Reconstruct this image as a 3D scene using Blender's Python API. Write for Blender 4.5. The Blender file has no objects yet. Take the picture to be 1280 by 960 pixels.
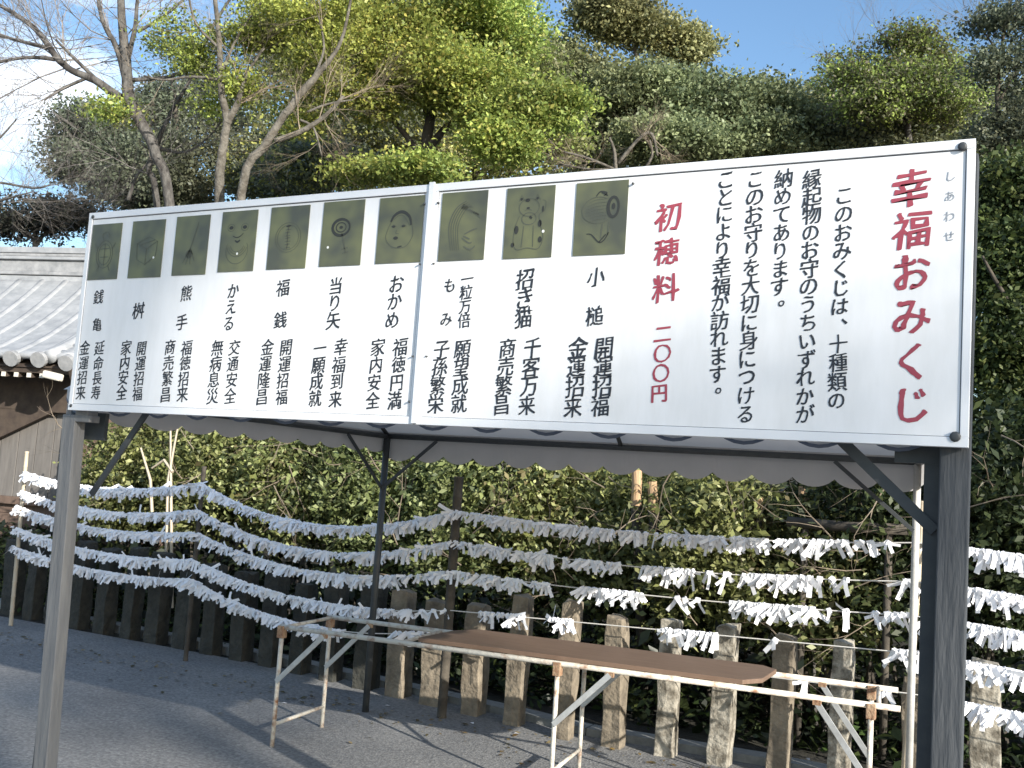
import bpy, math, random
import numpy as np
from mathutils import Vector, Matrix

# ------------------------------------------------------------------ camera, sky, sun
SC = bpy.context.scene
COL = SC.collection
F = 1250.0
CAM = np.array([3.82724, -3.13426, 1.66439])
RM = np.array([[0.893, 0.4449, 0.0678], [0.0175, 0.1162, -0.9931], [-0.4497, 0.888, 0.096]])
u_, s_, v_ = np.linalg.svd(RM); RM = u_ @ v_
cd = bpy.data.cameras.new('camera'); cam = bpy.data.objects.new('camera', cd); COL.objects.link(cam)
cd.sensor_width = 36; cd.lens = 36 * F / 1280; cd.clip_end = 2000; cd.clip_start = 0.05
m = Matrix.Identity(4)
for i in range(3):
    m[i][0] = RM[0][i]; m[i][1] = -RM[1][i]; m[i][2] = -RM[2][i]; m[i][3] = CAM[i]
cam.matrix_world = m
SC.camera = cam
SUN = Vector((2.19, -1.0, 0.853)).normalized()
w = bpy.data.worlds.new('World'); SC.world = w; w.use_nodes = True
nt = w.node_tree; nt.nodes.clear()
out = nt.nodes.new('ShaderNodeOutputWorld'); bg = nt.nodes.new('ShaderNodeBackground')
sky = nt.nodes.new('ShaderNodeTexSky'); sky.sky_type = 'NISHITA'; sky.sun_disc = False
sky.sun_elevation = math.asin(SUN.z); sky.sun_rotation = math.atan2(SUN.x, SUN.y)
sky.air_density = 1.25; sky.dust_density = 0.9; sky.ozone_density = 4.0
# thin cloud, all round the sky
tc = nt.nodes.new('ShaderNodeTexCoord'); mp = nt.nodes.new('ShaderNodeMapping'); mp.inputs['Scale'].default_value = (2.2, 2.2, 5.5)
mp.inputs['Location'].default_value = (5.606, 6.676, 7.157)
nz = nt.nodes.new('ShaderNodeTexNoise'); nz.inputs['Scale'].default_value = 1.6; nz.inputs['Detail'].default_value = 7; nz.inputs['Roughness'].default_value = 0.55
cr = nt.nodes.new('ShaderNodeValToRGB'); cr.color_ramp.elements[0].position = 0.53; cr.color_ramp.elements[1].position = 0.70
cr.color_ramp.elements[0].color = (0, 0, 0, 1); cr.color_ramp.elements[1].color = (0.85, 0.85, 0.85, 1)
mx = nt.nodes.new('ShaderNodeMix'); mx.data_type = 'RGBA'; mx.inputs[7].default_value = (8.0, 8.4, 9.0, 1)
L = nt.links.new
L(tc.outputs['Generated'], mp.inputs[0]); L(mp.outputs[0], nz.inputs['Vector']); L(nz.outputs['Fac'], cr.inputs[0])
L(cr.outputs[0], mx.inputs[0]); L(sky.outputs[0], mx.inputs[6]); L(mx.outputs[2], bg.inputs[0]); L(bg.outputs[0], out.inputs[0])
bg.inputs[1].default_value = 0.145
sd = bpy.data.lights.new('sun', 'SUN'); sun = bpy.data.objects.new('sun', sd); COL.objects.link(sun)
sd.energy = 5.0; sd.angle = math.radians(0.53); sd.color = (1.0, 0.95, 0.87)
sun.rotation_euler = SUN.to_track_quat('Z', 'Y').to_euler()
SC.view_settings.view_transform = 'Standard'; SC.view_settings.look = 'None'
SC.view_settings.gamma = 1.0; SC.view_settings.exposure = 0.76

# ------------------------------------------------------------------ helpers
def ray(px, py): return RM.T @ np.array([(px - 640) / F, (py - 480) / F, 1.0])
def atY(px, py, Y): d = ray(px, py); return CAM + d * ((Y - CAM[1]) / d[1])
def atG(px, py, z=0.0): d = ray(px, py); return CAM + d * ((z - CAM[2]) / d[2])
def atD(px, py, D): return CAM + ray(px, py) * D
rnd = random.Random(7); nr = np.random.default_rng(11)

class MB:
    def __init__(s): s.v = []; s.f = []; s.smooth = False
    def add(s, vs, fs):
        n = len(s.v); s.v += [tuple(float(c) for c in q) for q in vs]; s.f += [tuple(i + n for i in q) for q in fs]
    def box(s, a, b):
        (x0, y0, z0), (x1, y1, z1) = a, b
        s.add([(x0,y0,z0),(x1,y0,z0),(x1,y1,z0),(x0,y1,z0),(x0,y0,z1),(x1,y0,z1),(x1,y1,z1),(x0,y1,z1)],
              [(3,2,1,0),(4,5,6,7),(0,1,5,4),(1,2,6,5),(2,3,7,6),(3,0,4,7)])
    def bar(s, p, q, w, h=None, up=(0, 0, 1)):
        h = h or w; p = Vector(p); q = Vector(q); d = (q - p).normalized(); up = Vector(up)
        if abs(d.dot(up)) > .95: up = Vector((1, 0, 0))
        a = d.cross(up).normalized() * (w / 2); b = a.cross(d).normalized() * (h / 2)
        s.add([p-a-b, p+a-b, p+a+b, p-a+b, q-a-b, q+a-b, q+a+b, q-a+b], [(0,1,2,3),(7,6,5,4),(4,5,1,0),(5,6,2,1),(6,7,3,2),(7,4,0,3)])
    def tube(s, pts, rad, n=8, cap=True):
        pts = [Vector(p) for p in pts]
        if not isinstance(rad, (list, tuple)): rad = [rad] * len(pts)
        base = len(s.v); a = None
        for i, p in enumerate(pts):
            d = (pts[min(i+1, len(pts)-1)] - pts[max(i-1, 0)])
            if d.length < 1e-9: d = Vector((0, 0, 1))
            d.normalize()
            if a is None: a = d.orthogonal().normalized()
            else:
                a = a - d * a.dot(d)
                a = a.normalized() if a.length > 1e-6 else d.orthogonal().normalized()
            b = d.cross(a)
            for k in range(n):
                t = 2 * math.pi * k / n; q = p + (a * math.cos(t) + b * math.sin(t)) * rad[i]
                s.v.append(tuple(q))
        for i in range(len(pts) - 1):
            for k in range(n):
                k2 = (k + 1) % n; s.f.append((base+i*n+k, base+i*n+k2, base+(i+1)*n+k2, base+(i+1)*n+k))
        if cap:
            s.f.append(tuple(base + k for k in range(n))[::-1]); s.f.append(tuple(base + (len(pts)-1)*n + k for k in range(n)))
    def mesh(s, name, mat):
        me = bpy.data.meshes.new(name); me.from_pydata(s.v, [], s.f)
        if mat: me.materials.append(mat)
        if s.smooth: me.polygons.foreach_set('use_smooth', [True] * len(me.polygons))
        me.update(); return me
    def build(s, name, mat, parent=None, bevel=0, **tags):
        o = bpy.data.objects.new(name, s.mesh(name, mat)); COL.objects.link(o)
        if parent: o.parent = parent
        if bevel:
            bv = o.modifiers.new('b', 'BEVEL'); bv.width = bevel; bv.segments = 2; bv.limit_method = 'ANGLE'
        for k, v in tags.items(): o[k] = v
        return o
def thing(name, label, cat, group=None, loc=(0, 0, 0)):
    o = bpy.data.objects.new(name, None); COL.objects.link(o); o.empty_display_size = .1
    o.location = [float(c) for c in loc]
    o['label'] = label; o['category'] = cat
    if group: o['group'] = group
    return o
def rel(o, parent):   # parent keeps world position although the parent stands elsewhere
    o.parent = parent; o.matrix_parent_inverse = Matrix.Translation(-Vector(parent.location)); return o

def mat(name, col, rough=.7, metal=0, col2=None, scale=8, detail=6, bump=0, bscale=None, stretch=(1,1,1), spec=.5, ramp=(.35, .65), coord='Object'):
    M = bpy.data.materials.new(name); M.use_nodes = True; n = M.node_tree; p = n.nodes['Principled BSDF']
    p.inputs['Base Color'].default_value = (*col, 1); p.inputs['Roughness'].default_value = rough; p.inputs['Metallic'].default_value = metal
    p.inputs['Specular IOR Level'].default_value = spec
    t = n.nodes.new('ShaderNodeTexCoord'); mp = n.nodes.new('ShaderNodeMapping'); mp.inputs['Scale'].default_value = stretch
    n.links.new(t.outputs[coord], mp.inputs[0])
    if col2:
        z = n.nodes.new('ShaderNodeTexNoise'); z.inputs['Scale'].default_value = scale; z.inputs['Detail'].default_value = detail; z.inputs['Roughness'].default_value = .65
        n.links.new(mp.outputs[0], z.inputs['Vector'])
        c = n.nodes.new('ShaderNodeValToRGB'); c.color_ramp.elements[0].position, c.color_ramp.elements[1].position = ramp
        c.color_ramp.elements[0].color = (*col, 1); c.color_ramp.elements[1].color = (*col2, 1)
        n.links.new(z.outputs['Fac'], c.inputs[0]); n.links.new(c.outputs[0], p.inputs['Base Color'])
    if bump:
        z2 = n.nodes.new('ShaderNodeTexNoise'); z2.inputs['Scale'].default_value = bscale or scale * 3; z2.inputs['Detail'].default_value = 8
        n.links.new(mp.outputs[0], z2.inputs['Vector'])
        b = n.nodes.new('ShaderNodeBump'); b.inputs['Strength'].default_value = bump; b.inputs['Distance'].default_value = .02
        n.links.new(z2.outputs['Fac'], b.inputs['Height']); n.links.new(b.outputs[0], p.inputs['Normal'])
    return M
def asphalt():
    m_ = mat('asphalt', (.2,.2,.2), .9); n = m_.node_tree; p = n.nodes['Principled BSDF']; N_ = n.nodes.new; K_ = n.links.new
    t = N_('ShaderNodeTexCoord'); a = N_('ShaderNodeTexNoise'); a.inputs['Scale'].default_value = 1.1; a.inputs['Detail'].default_value = 5
    f = N_('ShaderNodeTexVoronoi'); f.inputs['Scale'].default_value = 75; g_ = N_('ShaderNodeTexNoise'); g_.inputs['Scale'].default_value = 38; g_.inputs['Detail'].default_value = 3
    for q in (a, f, g_): K_(t.outputs['Object'], q.inputs['Vector'])
    c1_ = N_('ShaderNodeValToRGB'); c1_.color_ramp.elements[0].position = .32; c1_.color_ramp.elements[1].position = .7; c1_.color_ramp.elements[0].color = (.15,.15,.15,1); c1_.color_ramp.elements[1].color = (.23,.228,.222,1); K_(a.outputs['Fac'], c1_.inputs[0])
    sp = N_('ShaderNodeSeparateColor'); K_(f.outputs['Color'], sp.inputs[0])
    c2_ = N_('ShaderNodeValToRGB'); c2_.color_ramp.elements[0].color = (.80,.80,.80,1); c2_.color_ramp.elements[1].color = (1.28,1.27,1.24,1); K_(sp.outputs[0], c2_.inputs[0])
    c3_ = N_('ShaderNodeValToRGB'); c3_.color_ramp.elements[0].position = .35; c3_.color_ramp.elements[1].position = .7; c3_.color_ramp.elements[0].color = (.8,.8,.8,1); c3_.color_ramp.elements[1].color = (1.2,1.2,1.2,1); K_(g_.outputs['Fac'], c3_.inputs[0])
    x1 = N_('ShaderNodeMix'); x1.data_type = 'RGBA'; x1.blend_type = 'MULTIPLY'; x1.inputs[0].default_value = 1; K_(c1_.outputs[0], x1.inputs[6]); K_(c2_.outputs[0], x1.inputs[7])
    x2 = N_('ShaderNodeMix'); x2.data_type = 'RGBA'; x2.blend_type = 'MULTIPLY'; x2.inputs[0].default_value = 1; K_(x1.outputs[2], x2.inputs[6]); K_(c3_.outputs[0], x2.inputs[7]); K_(x2.outputs[2], p.inputs['Base Color'])
    b = N_('ShaderNodeBump'); b.inputs['Strength'].default_value = .45; b.inputs['Distance'].default_value = .008; K_(f.outputs['Distance'], b.inputs['Height']); K_(b.outputs[0], p.inputs['Normal'])
    return m_
def leafmat(name, trans=.35, rough=.45, spec=.5):
    M = bpy.data.materials.new(name); M.use_nodes = True; n = M.node_tree; p = n.nodes['Principled BSDF']; o = n.nodes['Material Output']
    a = n.nodes.new('ShaderNodeAttribute'); a.attribute_name = 'tint'; a.attribute_type = 'GEOMETRY'
    n.links.new(a.outputs['Color'], p.inputs['Base Color']); p.inputs['Roughness'].default_value = rough; p.inputs['Specular IOR Level'].default_value = spec
    t = n.nodes.new('ShaderNodeBsdfTranslucent'); mx = n.nodes.new('ShaderNodeMixShader'); mx.inputs[0].default_value = trans
    n.links.new(a.outputs['Color'], t.inputs[0]); n.links.new(p.outputs[0], mx.inputs[1]); n.links.new(t.outputs[0], mx.inputs[2]); n.links.new(mx.outputs[0], o.inputs[0])
    return M

M = dict(
 asphalt=mat('asphalt', (.20,.20,.205), .85, col2=(.30,.298,.295), scale=1.6, bump=.5, bscale=160, ramp=(.3,.75), coord='Object'),
 soil=mat('soil', (.018,.016,.012), 1, col2=(.035,.032,.02), scale=3, bump=.8, bscale=30),
 white=mat('white_board', (.70,.70,.69), .38, col2=(.79,.79,.79), scale=5, bump=.03, bscale=2.5, stretch=(1.6,1,.35), ramp=(.30,.60)),
 alu=mat('white_rail', (.76,.77,.78), .35, col2=(.72,.73,.74), scale=6),
 joint=mat('dark_joint', (.12,.12,.13), .6),
 ink=mat('black_ink', (.022,.027,.035), .6),
 inkg=mat('grey_ink', (.30,.32,.35), .6),
 red=mat('red_ink', (.36,.06,.085), .6, col2=(.29,.045,.07), scale=4),
 plate=mat('olive_plate', (.085,.09,.068), .38, col2=(.165,.17,.085), scale=6, detail=2, bump=.03, bscale=4, ramp=(.36,.66), metal=.25),  # mottled tones paint the reflections seen in the plates
 line=mat('plate_line', (.078,.084,.062), .6),
 lineb=mat('plate_black', (.028,.03,.026), .6),
 linew=mat('plate_fleck', (.75,.75,.7), .6),
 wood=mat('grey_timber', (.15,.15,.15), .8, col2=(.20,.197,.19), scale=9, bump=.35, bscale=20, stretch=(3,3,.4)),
 wood_shade=mat('shaded_timber', (.045,.05,.055), .85, col2=(.07,.075,.08), scale=9, bump=.35, bscale=20, stretch=(3,3,.4)),  # shade on the right post put into a darker timber colour
 steel=mat('dark_steel', (.035,.04,.045), .55, col2=(.055,.06,.06), scale=12),
 pale=mat('pale_pipe', (.42,.41,.38), .5, col2=(.60,.58,.54), scale=9),
 rail=mat('table_paint', (.62,.58,.50), .55, col2=(.28,.13,.06), scale=14, ramp=(.50,.72), bump=.25),
 rust=mat('rusty_bracket', (.42,.30,.19), .8, col2=(.22,.10,.05), scale=30, bump=.4),
 galv=mat('galvanised_bar', (.52,.53,.52), .4, metal=.4, col2=(.40,.40,.39), scale=15),
 board=mat('brown_board', (.14,.09,.062), .6, col2=(.18,.12,.085), scale=5, stretch=(1,8,1), spec=.3),
 canvas=mat('tent_canvas', (.68,.66,.65), .9, col2=(.60,.59,.58), scale=3),
 canvasr=mat('valance_dark', (.12,.14,.18), .9),
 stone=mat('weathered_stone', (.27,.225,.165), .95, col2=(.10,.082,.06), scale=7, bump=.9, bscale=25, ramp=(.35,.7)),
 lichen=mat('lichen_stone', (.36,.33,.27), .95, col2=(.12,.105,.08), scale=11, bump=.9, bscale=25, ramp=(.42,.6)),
 paper=mat('white_paper', (.86,.86,.88), .8, spec=.2),
 rope=mat('rope', (.62,.60,.56), .9),
 bamboo=mat('bamboo', (.55,.45,.32), .5, col2=(.42,.36,.27), scale=12, stretch=(3,3,.6)),
 cutwood=mat('cut_wood', (.50,.34,.19), .85, col2=(.36,.23,.13), scale=9, stretch=(5,5,.6), bump=.4),
 bark=mat('grey_bark', (.045,.04,.036), .95, col2=(.13,.122,.11), scale=9, bump=.9, bscale=30, stretch=(1,1,.5), ramp=(.4,.6)),
 barkd=mat('dark_bark', (.045,.038,.03), .95, col2=(.10,.085,.065), scale=6, bump=.6, bscale=18),
 barkp=mat('pale_bark', (.16,.145,.12), .95, col2=(.075,.065,.05), scale=9, bump=.9, bscale=30, ramp=(.4,.6)),
 twig=mat('twig', (.17,.15,.135), .9, col2=(.26,.24,.22), scale=3),
 deadw=mat('dead_branch', (.27,.22,.16), .9, col2=(.18,.14,.10), scale=4),
 tile=mat('roof_tile', (.25,.26,.27), .55, col2=(.37,.375,.38), scale=5, bump=.15, bscale=12),
 tiled=mat('ridge_tile', (.20,.205,.21), .6, col2=(.34,.34,.34), scale=6),
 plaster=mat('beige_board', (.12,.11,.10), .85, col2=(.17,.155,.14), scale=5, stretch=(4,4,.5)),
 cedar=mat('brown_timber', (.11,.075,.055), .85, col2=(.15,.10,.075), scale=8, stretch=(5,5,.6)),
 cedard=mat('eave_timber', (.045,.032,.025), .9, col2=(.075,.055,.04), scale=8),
 rafter=mat('rafter_end', (.62,.58,.50), .8),
 stone_shade=mat('shaded_stone', (.032,.033,.028), .95, col2=(.06,.058,.048), scale=9, bump=.9, bscale=25),  # fence stone with the shade on the left posts put into its colour
 kerb=mat('kerb_stone', (.22,.22,.21), .95, col2=(.30,.30,.28), scale=12, bump=.5),
)
M['asphalt'] = asphalt()
def thin_cloth(m_, t_):   # light passes through the cloth
    n = m_.node_tree; p = n.nodes['Principled BSDF']; o = n.nodes['Material Output']; t = n.nodes.new('ShaderNodeBsdfTranslucent'); x = n.nodes.new('ShaderNodeMixShader'); x.inputs[0].default_value = t_
    t.inputs[0].default_value = (.62, .60, .58, 1); n.links.new(p.outputs[0], x.inputs[1]); n.links.new(t.outputs[0], x.inputs[2]); n.links.new(x.outputs[0], o.inputs[0])
thin_cloth(M['canvas'], .28); thin_cloth(M['paper'], .06)
LEAF = leafmat('leaf'); LEAFG = leafmat('glossy_leaf', .3, .5, .4)

def leaves_mesh(name, P, size, pal, m, flat=0.0, aspect=.55, asize=.35):
    N = len(P); P = np.asarray(P, float)
    d = nr.normal(size=(N, 3)); d /= np.linalg.norm(d, axis=1)[:, None]
    k = nr.normal(size=(N, 3)); k[:, 2] *= (1 - flat)
    nn = nr.normal(size=(N, 3)); nn[:, 2] = np.abs(nn[:, 2]) + flat * 2.2
    nn /= np.linalg.norm(nn, axis=1)[:, None]
    a = np.cross(nn, d); a /= np.linalg.norm(a, axis=1)[:, None]; b = np.cross(nn, a)
    s = size * (1 + asize * nr.normal(size=N)).clip(.4, 1.8)[:, None]
    v = np.stack([P - a * s * .5, P + b * s * aspect * .5 + nn * s * .07, P + a * s * .5, P - b * s * aspect * .5 + nn * s * .07], 1).reshape(-1, 3)
    me = bpy.data.meshes.new(name); me.vertices.add(4 * N); me.vertices.foreach_set('co', v.ravel())
    me.loops.add(4 * N); me.loops.foreach_set('vertex_index', np.arange(4 * N)); me.polygons.add(N)
    me.polygons.foreach_set('loop_start', np.arange(N) * 4); me.update(calc_edges=True)
    pal = np.array(pal, float); c = pal[nr.integers(0, len(pal), N)] * (1 + .17 * nr.normal(size=(N, 1))).clip(.4, 1.7)
    q_ = np.sin(P * 2.1 + 1.3).sum(1) + np.sin(P[:, [1, 2, 0]] * 4.3 + .7).sum(1); c = c * (1 + .10 * q_.clip(-2.5, 2.5))[:, None] * (1 + np.array([.05, 0, -.03]) * np.sin(P * 1.1).sum(1)[:, None])
    c = np.concatenate([c, np.ones((N, 1))], 1); c = np.repeat(c, 4, 0)
    at = me.color_attributes.new('tint', 'FLOAT_COLOR', 'POINT'); at.data.foreach_set('color', c.ravel().astype(np.float32))
    me.materials.append(m); return me
def clumps(C, R, n, m, cr, flat=.6, shell=.55):
    """leaf positions: n clumps of m leaves spread over the ellipsoid C, R"""
    d = nr.normal(size=(n, 3)); d /= np.linalg.norm(d, axis=1)[:, None]
    r = (shell + (1 - shell) * nr.random(n)) if shell else nr.random(n) ** (1/3)
    c = np.array(C) + d * r[:, None] * np.array(R)
    k = nr.normal(size=(n, m, 3)) * cr; k[:, :, 2] *= flat
    return (c[:, None, :] + k).reshape(-1, 3)
def obj(name, me, parent=None, **tags):
    o = bpy.data.objects.new(name, me); COL.objects.link(o)
    if parent: o.parent = parent
    for k, v in tags.items(): o[k] = v
    return o
def grow(mb, p, d, length, r, depth, spread=.7, up=.08, n=3, kids=3, seg=4):
    p = Vector(p); d = Vector(d).normalized(); pts = [p.copy()]; rr = [r]
    for i in range(seg):
        d = (d + Vector((rnd.gauss(0, .16), rnd.gauss(0, .16), rnd.gauss(0, .13) + up))).normalized()
        p = p + d * (length / seg); pts.append(p.copy()); rr.append(r * (1 - .6 * (i + 1) / seg))
        if depth > 0 and i >= 0:
            for _ in range(kids if i == seg - 1 else max(1, kids - 1)):
                s = Vector((rnd.gauss(0, 1), rnd.gauss(0, 1), rnd.gauss(0, .8))).normalized()
                grow(mb, p, d + s * spread, length * rnd.uniform(.45, .7), r * (1 - .6 * (i + 1) / seg) * .55, depth - 1, spread, up, 3, kids, max(2, seg - 1))
    mb.tube(pts, rr, n, cap=False)
TIPS = None

# ------------------------------------------------------------------ ground, hillside, kerb
g = MB(); n = 40
xs = np.concatenate([[-400, -120, -50, -25], np.linspace(-14, 14, 29), [25, 50, 120, 400]])
g.add([(-400, -400, 0), (400, -400, 0), (400, 3.35, 0), (-400, 3.9, 0)], [(0, 1, 2, 3)])
g.build('paved_ground', M['asphalt'], kind='structure')
h = MB(); ys = [3.3, 4.2, 5.5, 7, 9, 12, 16, 22, 40, 120, 500]
hz = [-.03, -.02, .05, .15, .5, 1.3, 2.2, 3.0, 4.0, 5, 5]
for j, y in enumerate(ys):
    for x in xs:
        h.v.append((x, y - x * .04 * (1 if abs(x) < 30 else 0) if j else y - .02 * max(-14, min(14, x)), hz[j] + (rnd.uniform(-.05, .05) if j > 1 else 0)))
W_ = len(xs)
for j in range(len(ys) - 1):
    for i in range(W_ - 1): h.f.append((j*W_+i, j*W_+i+1, (j+1)*W_+i+1, (j+1)*W_+i))
h.smooth = True
h.build('wooded_slope', M['soil'], kind='structure')
def fy(x): return float(np.interp(x, [-12, -3.6, -1.7, .7, 1.2, 2.4, 5, 12], [4.3, 3.67, 3.56, 3.22, 3.10, 3.20, 3.10, 3.0]))   # front line of the stone fence
kb = MB()
for i in range(22):
    x0 = -6.5 + i * .6; x1 = x0 + .59
    kb.add([(x0, fy(x0)+.2, -.05), (x1, fy(x1)+.2, -.05), (x1, fy(x1)+.34, -.05), (x0, fy(x0)+.34, -.05), (x0, fy(x0)+.2, .05), (x1, fy(x1)+.2, .05), (x1, fy(x1)+.34, .05), (x0, fy(x0)+.34, .05)],
           [(3,2,1,0),(4,5,6,7),(0,1,5,4),(1,2,6,5),(2,3,7,6),(3,0,4,7)])
kb.build('kerb_strip', M['kerb'], kind='structure')

# ------------------------------------------------------------------ sign boards
TXT = bpy.data.curves.new('glyphs', 'FONT'); TO = bpy.data.objects.new('glyphs', TXT); COL.objects.link(TO)
TXT.resolution_u = 3; BOLD = .014
DG = bpy.context.evaluated_depsgraph_get(); GC = {}
def glyph(ch):
    if ch not in GC:
        TXT.body = ch; DG.update(); me = bpy.data.meshes.new_from_object(TO.evaluated_get(DG))
        v = np.array([q.co[:2] for q in me.vertices]) - np.array([.5, .38]); f = [tuple(p.vertices) for p in me.polygons]
        bpy.data.meshes.remove(me); GC[ch] = (v, f)
    return GC[ch]
def S(px, py): return atY(px, py, 0.0)
YT = .0056 - .001
def column(mb, text, p0, p1, hpx, mi=0, bold=1.0):
    a = S(*p0); b = S(*p1); n = len(text)
    for i, ch in enumerate(text):
        if ch == ' ': continue
        t = i / (n - 1) if n > 1 else 0
        c = a + (b - a) * t; px = p0[0] + (p1[0]-p0[0]) * t; py = p0[1] + (p1[1]-p0[1]) * t
        em = (S(px, py - hpx/2)[2] - S(px, py + hpx/2)[2]) / .90
        v, f = glyph(ch); v = v.copy()
        if ch in '。、': v = v - np.array([-.62, -.62]) * 0 + np.array([.55, .45]) * (1 if ch == '、' else .75)
        v = v + nr.normal(size=v.shape) * (.009 if hpx < 24 else .013)                      # uneven, hand-brushed stroke ends
        v[:, 1] += v[:, 0] * .11; v[:, 0] += .02 * np.sin(v[:, 1] * 5 + i)
        v *= em * (1 + rnd.uniform(-.04, .04)); dx, dz = rnd.uniform(-.02, .02) * em, rnd.uniform(-.02, .02) * em
        for k, (ox, oz) in enumerate(((-1, -.35), (1, .35), (0, 0), (-.5, .5), (.5, -.5))):
            mb.add([(c[0] + q[0] * .93 + dx + ox * BOLD * em, YT + .00012 * k, c[2] + q[1] + dz + oz * BOLD * em) for q in v], f)
def K(ox, oy, s): return lambda X, Y: (ox + X / s, oy + Y / s)
c1 = K(60, 220, 3); c2 = K(320, 220, 3); c3 = K(520, 200, 2.824); c4 = K(780, 180, 2.285)
left_cols = [
 ('銭 亀', c1(187,452), c1(180,557), 16, 'turtle'), ('延命長寿', c1(190,645), c1(175,812), 17), ('金運招来', c1(135,645), c1(120,812), 17),
 ('桝', c1(337,503), c1(337,503), 20), ('開運招福', c1(348,645), c1(333,815), 17.5), ('家内安全', c1(290,642), c1(273,812), 17.5),
 ('熊 手', c1(515,438), c1(498,548), 18), ('福徳招来', c1(518,642), c1(500,818), 18), ('商売繁昌', c1(455,640), c1(438,820), 18),
 ('かえる', c1(692,428), c1(675,550), 18.5), ('交通安全', c1(697,642), c1(680,825), 18.5), ('無病息災', c1(633,642), c1(613,825), 18.5),
 ('福 銭', c2(100,418), c2(88,540), 19.5), ('開運招福', c1(890,642), c1(873,828), 19), ('金運隆昌', c1(820,642), c1(800,828), 19),
 ('当り矢', c2(298,410), c2(287,540), 20.5), ('幸福到来', c2(315,640), c2(295,835), 20), ('一願成就', c2(238,645), c2(218,832), 20),
 ('おかめ', c2(523,402), c2(508,538), 21), ('福徳円満', c2(540,640), c2(517,840), 20.5), ('家内安全', c2(455,640), c2(435,840), 20.5)]
right_cols = [
 ('一粒万倍', c3(178,418), c3(168,565), 17), ('も み', c3(118,440), c3(103,560), 17.5), ('願望成就', c3(163,665), c3(148,860), 22), ('子孫繁栄', c3(88,665), c3(68,860), 22),
 ('招き猫', c3(384,420), c3(378,555), 25), ('千客万来', c3(410,660), c3(390,865), 23.5), ('商売繁昌', c3(322,662), c3(300,863), 23.5),
 ('小 槌', c3(635,413), c3(628,550), 24), ('開運招福', c3(663,660), c3(650,870), 25), ('金運招来', c3(570,662), c3(553,870), 25),
 ('このおみくじは、十種類の', c4(628,146), c4(606,732), 22), ('縁起物のお守のうちいずれかが', c4(538,98), c4(515,772), 22.5),
 ('納めてあります。', c4(455,98), c4(441,458), 22), ('このお守りを大切に身につける', c4(375,98), c4(345,770), 22.5), ('ことにより幸福が訪れます。', c4(290,100), c4(263,708), 22.5)]
def plane_rect(mb, x0, z0, x1, z1, y): mb.add([(x0, y, z0), (x1, y, z0), (x1, y, z1), (x0, y, z1)], [(0, 1, 2, 3)])
XJ = 1.848; SZ0, SZ1, SX0, SX1 = 1.846, 2.757, .002, 3.71
def panel(x0, x1, label):
    t = thing('sign_board', label, 'signboard', 'pair of white sign boards', ((x0 + x1) / 2, 0, SZ0))
    b = MB(); b.box((x0 + .003, .006, SZ0 + .003), (x1 - .003, .030, SZ1 - .003)); rel(b.build('panel', M['white']), t)
    fw = .029
    for nm, A, B in (('frame_rail', (x0, 0, SZ1 - fw), (x1, .034, SZ1)), ('frame_rail', (x0, 0, SZ0), (x1, .034, SZ0 + fw)),
                     ('frame_stile', (x0, .001, SZ0 + fw), (x0 + fw * .8, .033, SZ1 - fw)), ('frame_stile', (x1 - fw * .8, .001, SZ0 + fw), (x1, .033, SZ1 - fw))):
        f = MB(); f.box(A, B); rel(f.build(nm, M['alu'], bevel=.0015), t)
    gm = MB(); gw = .0035; y = .0054
    for a, c in (((x0 + fw*.8, SZ1 - fw - gw), (x1 - fw*.8, SZ1 - fw)), ((x0 + fw*.8, SZ0 + fw), (x1 - fw*.8, SZ0 + fw + gw*.6)),
                 ((x0 + fw*.8, SZ0 + fw + gw), (x0 + fw*.8 + gw * .5, SZ1 - fw - gw)), ((x1 - fw*.8 - gw * .8, SZ0 + fw + gw), (x1 - fw*.8, SZ1 - fw - gw))):
        plane_rect(gm, a[0], a[1], c[0], c[1], y)
    rel(gm.build('frame_gap', M['joint']), t)
    return t
boardL = panel(SX0, XJ - .004, 'white sign board with seven small olive pictures, left half of the banner')
boardR = panel(XJ + .004, SX1, 'white sign board with large red title and three small pictures, right half of the banner')
for side, cols in ((boardL, left_cols), (boardR, right_cols)):
    for cdef in cols:
        b = MB(); column(b, cdef[0], cdef[1], cdef[2], cdef[3] * 1.02); rel(b.build('lettering', M['ink'], kind='stuff'), side)
BOLD = .022
b = MB(); column(b, '幸福おみくじ', (1139, 233), (1138, 506), 46); rel(b.build('lettering', M['red'], kind='stuff'), boardR)
b = MB(); column(b, '初穂料', c4(128,205), c4(115,410), 33); rel(b.build('lettering', M['red'], kind='stuff'), boardR)
b = MB(); column(b, '二〇〇円', c4(110,540), c4(100,710), 22.5); rel(b.build('lettering', M['red'], kind='stuff'), boardR)
BOLD = .002
b = MB(); column(b, 'しあわせ', c4(932,90), c4(928,262), 13); rel(b.build('lettering', M['inkg'], kind='stuff'), boardR)
bpy.data.objects.remove(TO)
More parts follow.
